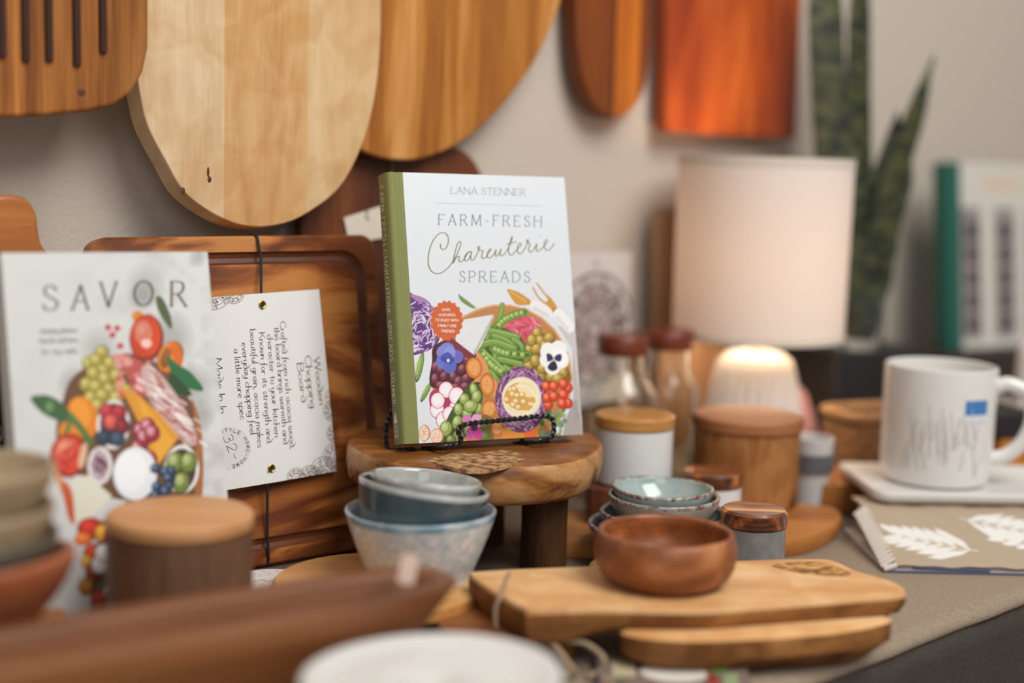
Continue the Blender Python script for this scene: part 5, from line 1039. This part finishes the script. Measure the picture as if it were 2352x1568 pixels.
def leaf(px_path, w0, seed, dy=0):
    q = [np.array(P(*p, vy+dy)) - np.array([vx, vy, 14.9]) for p in px_path]; q = spline(q, 6); n = len(q); V = []; Fc = []
    for i, c in enumerate(q):
        u = i/(n-1); w_ = w0*(min(1, .45+u*2)*(1 if u < .7 else max(.03, 1-((u-.7)/.3)**1.6))); tw_ = R(seed+25*u)
        for s_, dd in ((-1, .0), (-.5, .35), (0, .5), (.5, .35), (1, 0), (.5, .1), (0, .2), (-.5, .1)):
            V.append((c[0]+s_*w_*math.cos(tw_)+dd*math.sin(tw_), c[1]+s_*w_*math.sin(tw_)-dd*math.cos(tw_), c[2]))
    for i in range(n-1):
        for k in range(8): a = i*8+k; b_ = i*8+(k+1) % 8; Fc.append((a, b_, b_+8, a+8))
    Fc += [tuple(range(8))[::-1], tuple(range((n-1)*8, n*8))]
    build('leaf', V, Fc, M_leaf, sp, auto=80)
leaf([(1950, 770), (1925, 500), (1905, 250), (1895, 0), (1880, -160)], 2.35, -10, -.8)
leaf([(1975, 770), (1975, 500), (1972, 260), (1975, 20), (1985, -200)], 2.3, 20, .6)
leaf([(1990, 775), (2010, 620), (2040, 460), (2100, 270), (2142, 130)], 1.9, 10, -.2)
leaf([(1985, 770), (1995, 660), (2018, 520), (2050, 400), (2062, 255)], 2.9, -15, 1.2)
leaf([(1960, 770), (1950, 520), (1925, 300), (1885, 100), (1868, -100)], 1.6, 30, 1.6)
leaf([(1965, 772), (1958, 600), (1962, 430), (1968, 330)], 1.8, 5, -2.0)

# ================================================================ RIGHT SIDE: TOWELS, PLATE, MUG, FAR BOOK
M_pb = wood('oak_slab', ['7a4a24', 'a4682f', 'b9803f'], 'X', 16, 3, .5, .2, .5, .35, seed=67)
tag(build('wooden_tray', *box(0, 27, 0, 8.5, .03, 3.55), M_pb, loc=(33.8, 150.6, 0), rot=(0, 0, R(6)), bevel=.3), 'orange brown wooden slab under the back of the white platter', 'serving board')
# towels: two folded layers, the front rolling down to the table
TW = Art(30, 17, 14, 'ab9a84')
def frond(cx, cy, ang, n, ln, wd, col='dedbd5'):
    c, s = math.cos(R(ang)), math.sin(R(ang)); TW.line([(cx, cy), (cx+ln*c, cy+ln*s)], .14, col)
    for k in range(n):
        u = (k+.5)/n; bx, by = cx+ln*u*c, cy+ln*u*s
        for sd in (-1, 1):
            a = R(ang+sd*(42-10*u)); L1 = wd*(1-.45*u); ex_, ey_ = bx+L1*math.cos(a), by+L1*math.sin(a); nx_, ny_ = -math.sin(a)*.5, math.cos(a)*.5
            TW.poly([(bx, by), (bx+.35*(ex_-bx)+nx_, by+.35*(ey_-by)+ny_), (bx+.8*(ex_-bx)+nx_*.8, by+.8*(ey_-by)+ny_*.8), (ex_, ey_), (bx+.75*(ex_-bx)-nx_*.8, by+.75*(ey_-by)-ny_*.8), (bx+.3*(ex_-bx)-nx_*.9, by+.3*(ey_-by)-ny_*.9)], col, 1)
frond(8.6, 3.0, 158, 6, 7.5, 5.2); frond(9.0, 9.6, -22, 7, 9, 4.6); frond(20, 3, 160, 6, 9, 3.5); frond(25, 14, -60, 6, 8, 4); frond(4, 14, 60, 6, 8, 4)
V, Fc, C = TW.grid()
def tw_prof(v):                               # distance along cloth -> (y, z)
    pts = [(0, 0.55), (-.55, .75), (-.5, 1.1), (.0, 1.35), (2, 1.7), (6, 2.6), (11, 3.55), (24, 3.6)]
    pts = [(-.1, .5), (-.35, .75), (0, 1.05), (1.2, 1.35), (5, 2.3), (10, 3.5), (24, 3.5)]
    d = [0]
    for a, b in zip(pts, pts[1:]): d.append(d[-1]+math.hypot(b[0]-a[0], b[1]-a[1]))
    return np.interp(v, d, [p[0] for p in pts]), np.interp(v, d, [p[1] for p in pts])
f0 = T(2052, 1306, .3)
M_tw = vcol('towel_print', .95, .1)
tw_t = thing('folded_tea_towel', 'beige tea towel with white fern leaves, folded under the white platter', 'towel', (f0[0], f0[1]-.1, 0), (0, 0, R(1.5)))
yy, zz = tw_prof(V[:, 2]); Vt = np.c_[V[:, 0]+.05*np.sin(yy*2), yy, zz+.05*np.sin(V[:, 0]*.9)+.04*np.sin(V[:, 0]*2.1+yy)]
tf = fastmesh('printed_cloth', Vt, Fc, C, M_tw, tw_t)
s4 = tf.modifiers.new('t', 'SOLIDIFY'); s4.thickness = .002; s4.offset = -1
ply = []
for k, (z, dx) in enumerate(((.1, -.9), (.42, -.2))):
    q = [(dx, .15), (dx+.4, -.12), (30, -.12), (30, 9.5), (dx-.2, 9.5)]; ply.append(prism(q, z, z+.28, 'Z'))
M_ply = mat('towel_underside', 'b8b2b2', .95, .1); build('folded_plies', *join(*ply), M_ply, tw_t, bevel=.12)
M_edge = mat('blue_hem', '55597c', .9); build('hem', *join(tube([(-.7, -.1, .1), (1, -.18, .14), (30, -.18, .14)], .09, 6), tube([(1.8, -.2, .62), (5, -.22, .5), (9, -.2, .42)], .12, 6)), M_edge, tw_t)
ft = []
for k in range(16):
    v = k*.75; y, z = tw_prof(v+.4); ft.append(tube([(-1.0, y+.1, max(.35, z-.8)), (-.35, y+.15, z-.25), (.2, y+.2, z-.05)], .28, 7))
build('side_fold', *join(*ft, prism([(-.9, 0), (.3, 0), (.3, 15), (-.9, 15)], .05, .35, 'Z')), mat('towel_side', 'cfc4b8', .95, .1), tw_t)
build('inner_fold', *prism([(0, .75), (5, 2.0), (10, 3.2), (14.5, 3.2), (14.5, .75)], 0, 1, 'Y'), M_ply, tw_t).matrix_basis = Matrix(((0, 29, 0, .004), (1, 0, 0, 0.003), (0, 0, 1, 0), (0, 0, 0, 1)))
# white platter
M_plw = mat('white_platter', 'dddbd7', .4, .5, coat=.2)
fl = T(2008, 1132, 5.0)
pp = rrect(0, 22, 0, 14.5, [1.6, 1.6, 1.2, 1.2], 8); ccx, ccy = 11, 7.25
def off_(p, d): return [((x-ccx)*(1-d/ccx)+ccx, (y-ccy)*(1-d/ccy)+ccy) for x, y in p]
V = []; 
for p, z in ((off_(pp, .7), 0), (off_(pp, .15), .35), (pp, 1.1), (off_(pp, .08), 1.28), (off_(pp, .3), 1.28), (off_(pp, .7), 1.05)): V += [(x, y, z) for x, y in p]
n = len(pp); Fc = [tuple(range(n))[::-1]]
for j in range(5):
    for i in range(n): a = j*n+i; b = j*n+(i+1) % n; Fc.append((a, b, b+n, a+n))
Fc.append(tuple(range(5*n, 6*n)))
tag(build('white_platter', V, Fc, M_plw, loc=(fl[0]+.3, fl[1]+.6, 3.72), rot=(0, 0, R(3)), auto=50), 'white rectangular ceramic platter on the fern towel, carrying the white mug', 'platter')
# mug
mcx, mcy = 45.3, 148.6
mgt = thing('white_mug', 'white ceramic mug with faint grass print and a blue sticker', 'mug', (mcx, mcy, 4.8))
h = 12.3; r = 5.75
build('mug_body', *lathe([(0, 0), (4.9, 0), (5.35, .25), (5.6, .9), (r, 2.5), (r+.05, h-.4), (r, h), (r-.18, h+.08), (r-.35, h-.05), (r-.4, h-.6), (r-.45, 1.2), (4.6, .7), (0, .65)], 96), mat('mug_glaze', 'dcd9d4', .3, .5, coat=.4), mgt)
hp = spline([(r-.15, 0, h-2.0), (r+1.2, -.1, h-1.6), (r+3.2, -.2, h-2.6), (r+3.6, -.2, h-5), (r+2.9, -.2, h-7.4), (r+1.5, -.1, h-9), (r-.2, 0, h-9.7)], 8)
hd = build('handle', *tube(hp, lambda u: .75+.12*abs(u-.5), 14), bpy.data.materials['mug_glaze'], mgt); hd.rotation_euler = (0, 0, R(-14))
def cyl_patch(a0, a1, z0, z1, rr, m, nm, parent, cap=None):
    V = []; K = 12
    for i in range(K+1):
        a = R(a0+(a1-a0)*i/K); V += [(rr*math.cos(a), rr*math.sin(a), z0), (rr*math.cos(a), rr*math.sin(a), z1)]
    return build(nm, V, [(2*i, 2*i+2, 2*i+3, 2*i+1) for i in range(K)], m, parent)
cyl_patch(-80, -52, 7.9, 9.4, r+.07, mat('blue_sticker', '3f78b4', .5), 'blue_sticker', mgt)
cyl_patch(-80, -52, 7.1, 7.9, r+.068, mat('sticker_white', 'd4d4da', .5), 'white_sticker_edge', mgt)
gr = []
for k in range(34):
    g_ = random.Random(k); a = -100+g_.uniform(-42, 40); z = g_.uniform(1.5, 5.5); ln = g_.uniform(1.5, 4); da = g_.uniform(-9, 9)
    V = []; 
    for i in range(5):
        u = i/4; aa = R(a+da*u); wv2 = .012*(1-u)+.004; V += [((r+.07)*math.cos(aa-wv2), (r+.07)*math.sin(aa-wv2), z+ln*u), ((r+.07)*math.cos(aa+wv2), (r+.07)*math.sin(aa+wv2), z+ln*u)]
    gr.append((V, [(2*i, 2*i+1, 2*i+3, 2*i+2) for i in range(4)]))
build('grass_print', *join(*gr), mat('faint_print', 'c0bab5', .5), mgt)
# things behind the mug: dark and wooden boxes carrying the green book and the little white house
yawbox('wooden_crate', 'orange brown wooden crate stacked low behind the mug handle', 'crate', (65.0, 169.6), 24, 12, .02, 7.2, 22, wood('crate_wood', ['8f5420', 'b5702c', 'c8853c'], 'X', 14, 3, .5, .2, .5, .3, seed=71))
yawbox('black_tray', 'flat black tray lying on the wooden crate behind the mug', 'tray', (63.5, 168.5), 22, 11, 7.25, 10.2, 22, M_bc)
ho = thing('ceramic_house', 'small white ceramic church with rows of window holes behind the mug', 'ornament', (64.2, 167.0, 10.25), (0, 0, R(15)))
M_ho = mat('bisque_white', 'cfcac6', .6)
build('nave', *prism([(-2.5, 0), (10, 0), (10, 5.0), (3.75, 7.2), (-2.5, 5.0)], -2.5, 2.5), M_ho, ho, bevel=.1)
build('tower', *lathe([(0, 0), (1.9, 0), (1.9, 6.2), (1.7, 7.2), (1.0, 8.0), (0, 8.3)], 32), M_ho, ho, loc=(-3.9, -1.4, 0))
wl = [box(x, x+.35, -2.56, -2.5, z, z+.5) for x in np.arange(-1.6, 9.4, .8) for z in (2.0, 3.3)]
build('windows', *join(*wl), mat('hole_grey', '8d8088', .8), ho)
build('plinth', *box(-6, 11, -4, 4, -.01, .5), M_ho, ho, bevel=.1)
# far book with green spine and black windows on the cover
gbp = Plane(P(2200, 815, 205), 33, 6)
gx0, gzt = gbp.uv(2205, 372)
gz0 = (12.0-gbp.o[2])
GW, GH = 17.5, gzt-gz0
GA = Art(GW, GH, 7, 'cdc7bd')
GA.poly([(0, GH*.05), (GW, GH*.05), (GW, GH*.76), (0, GH*.76)], '9a8f8a', 1); GA.poly([(0, GH*.5), (2.6, GH*.5), (2.6, GH*.74), (0, GH*.74)], '8b8480')
for i, x in enumerate((1.0, 2.7, 8.3, 10.0, 14.6)):
    for k in range(5): GA.poly([(x, GH*(.08+.125*k)), (x+1.35, GH*(.08+.125*k)), (x+1.35, GH*(.18+.125*k)), (x, GH*(.18+.125*k))], '4e484a')
for x in (4.5, 12.2): GA.poly([(x, 0), (x+2.6, 0), (x+2.6, GH*.8), (x, GH*.8)], 'd6d0c6')
GA.poly([(0, GH*.76), (GW, GH*.76), (GW, GH), (0, GH)], 'd0cabf'); GA.poly([(5, GH*.84), (14, GH*.84), (14, GH*.93), (5, GH*.93)], 'd6b795', .5)
V, Fc, C = GA.grid(); gb = thing('interiors_book', 'large book with a dark green spine and black windows on its cover, far right', 'book', mw=gbp.mat((gx0, 0, gz0)))
fastmesh('front_cover', V, Fc, C, vcol('interiors_print', .4), gb); build('cover_board', *box(0, GW, .012, .3, 0, GH), M_ho, gb)
build('spine', *prism([(0, 0), (-2.7, .35), (-2.9, 1.4), (-2.7, 2.7), (0, 3)], 0, GH, 'Z'), mat('deep_green', '1f5a4c', .5, .4), gb, bevel=.1)
build('page_block', *box(.1, GW-.3, .3, 2.7, .2, GH-.2), mat('far_pages', 'cfc8bd', .8), gb); build('back_cover', *box(0, GW, 2.7, 3, 0, GH), bpy.data.materials['deep_green'], gb)
gc = gbp.o
yawbox('book_crate', 'dark crate at the back right that the green spined book stands on', 'crate', (gc[0]+6.2, gc[1]+5.5), 30, 10, .02, 11.9, 33, mat('dark_crate', '33291f', .6))

# ================================================================ FOREGROUND
# long wooden dough tray
M_tr = wood('tray_wood', ['361c0c', '5c3419', '784826', '8c5a34'], 'X', 12, 2, .5, .15, .45, .4, seed=73)
def tray(Lh, Wh, H, t):
    V = []; Fc = []; n = 72
    def ring(l, w_, z): 
        for k in range(n):
            a = 2*math.pi*k/n; c, s = math.cos(a), math.sin(a); e = 2/3.4
            V.append((l*math.copysign(abs(c)**e, c), w_*math.copysign(abs(s)**e, s), z))
    for (l, w_, z) in ((Lh-8.5, Wh-1.6, 0), (Lh-7.8, Wh-1.3, .2), (Lh-4.6, Wh-.8, H*.4), (Lh-1.4, Wh-.3, H*.8), (Lh, Wh, H-.2), (Lh-.15, Wh-.12, H), (Lh-t*.85, Wh-t*.9, H), (Lh-t, Wh-t, H-.25), (Lh-t-3, Wh-t-.3, H*.5), (Lh-t-7, Wh-t-.9, 2)): ring(l, w_, z)
    for j in range(9):
        for i in range(n): a = j*n+i; b = j*n+(i+1) % n; Fc.append((a, b, b+n, a+n))
    Fc.append(tuple(range(n))[::-1]); Fc.append(tuple(range(9*n, 10*n))); return V, Fc
ra = np.array(T(1010, 1332, 8.7)[:2]); dA = R(35.5); dv = np.array([math.cos(dA), math.sin(dA)]); Lh = 24
cT = ra - dv*(Lh-1.5) + np.array([-math.sin(dA), math.cos(dA)])*1.2
tag(build('dough_tray', *tray(Lh, 4.1, 8.7, 1.8), M_tr, loc=(cT[0], cT[1], .02), rot=(0, 0, dA), auto=60), 'long deep brown wooden dough tray across the lower left foreground', 'tray')
# paper price sticker on its far inner end
pq = np.array(T(935, 1322, 8.6)[:2])
tag(build('price_tag', *prism(rrect(-.6, .6, 0, 2.0, .3), 0, .06), mat('pinkish_paper', 'cdb0a0', .7), loc=(T(930, 1345, 8.7)[0], T(930, 1345, 8.7)[1]+.3, 8.72), rot=(R(-10), R(14), R(20))), 'small pale pink paper tag at the far end of the long tray', 'tag')
# big white bowl, front centre
wbx = T(1085, 1462, 7.2)
V, Fc = lathe([(0, 0), (4.5, 0), (4.7, .5), (7.0, 3), (8.3, 5.2), (8.6, 6.2), (8.45, 6.4), (8.1, 6.4), (7.6, 6.15), (6, 6.0), (4, 5.95), (1.6, 5.9), (.8, 5.6), (0, 5.5)], 96); V = [(x*.93, y*.82, z*1.06) for x, y, z in V]
tag(build('white_dish', V, Fc, mat('white_stoneware', 'd0cec9', .45, .4, coat=.2), loc=(-4.1, 80.9, .02), rot=(0, 0, R(33)), auto=60), 'blurry white shallow dish in the front centre beside the long tray', 'dish')
# left bowls: wooden bowl tilted against a stack of green beige bowls on a riser
M_rw = wood('reddish_bowl', ['7a3c22', '9a5534', 'b06844'], 'X', 14, 5, .5, .15, .4, .4, seed=79)
tag(build('wooden_riser', *box(-6.5, 6.5, -5, 5, 0, 4.6), M_pb, loc=(-34.2, 90.2, .02), rot=(0, 0, R(33)), bevel=.3), 'low wooden block under the blurry bowls at the left edge', 'block')
bowl('reddish_wooden_bowl', 'reddish brown wooden bowl at the left edge, very close and blurred', -34.0, 88.2, 5.05, 3.2, 6.9, 5.3, .6, M_rw, tilt=(-4, -7), curve=.8)
M_bg1 = mat('khaki_glaze', 'ac9474', .4, .5, coat=.3, noise=.2, nscale=30); M_bg2 = mat('olive_grey_glaze', '5a5146', .35, .5, coat=.4)
bowl('olive_grey_bowl', 'dark olive grey bowl standing in the reddish wooden bowl at the left edge', -34.2, 88.5, 7.0, 2.4, 5.45, 5.2, .3, M_bg2, curve=.7)
bowl('khaki_bowl', 'khaki beige bowl, second from the top of the left edge stack', -34.3, 88.6, 9.3, 3.5, 5.3, 4.7, .4, M_bg1, curve=.5)
bowl('khaki_bowl', 'khaki beige bowl topping the stack at the left edge', -34.3, 88.6, 12.0, 3.4, 5.35, 4.6, .4, M_bg1, curve=.6)
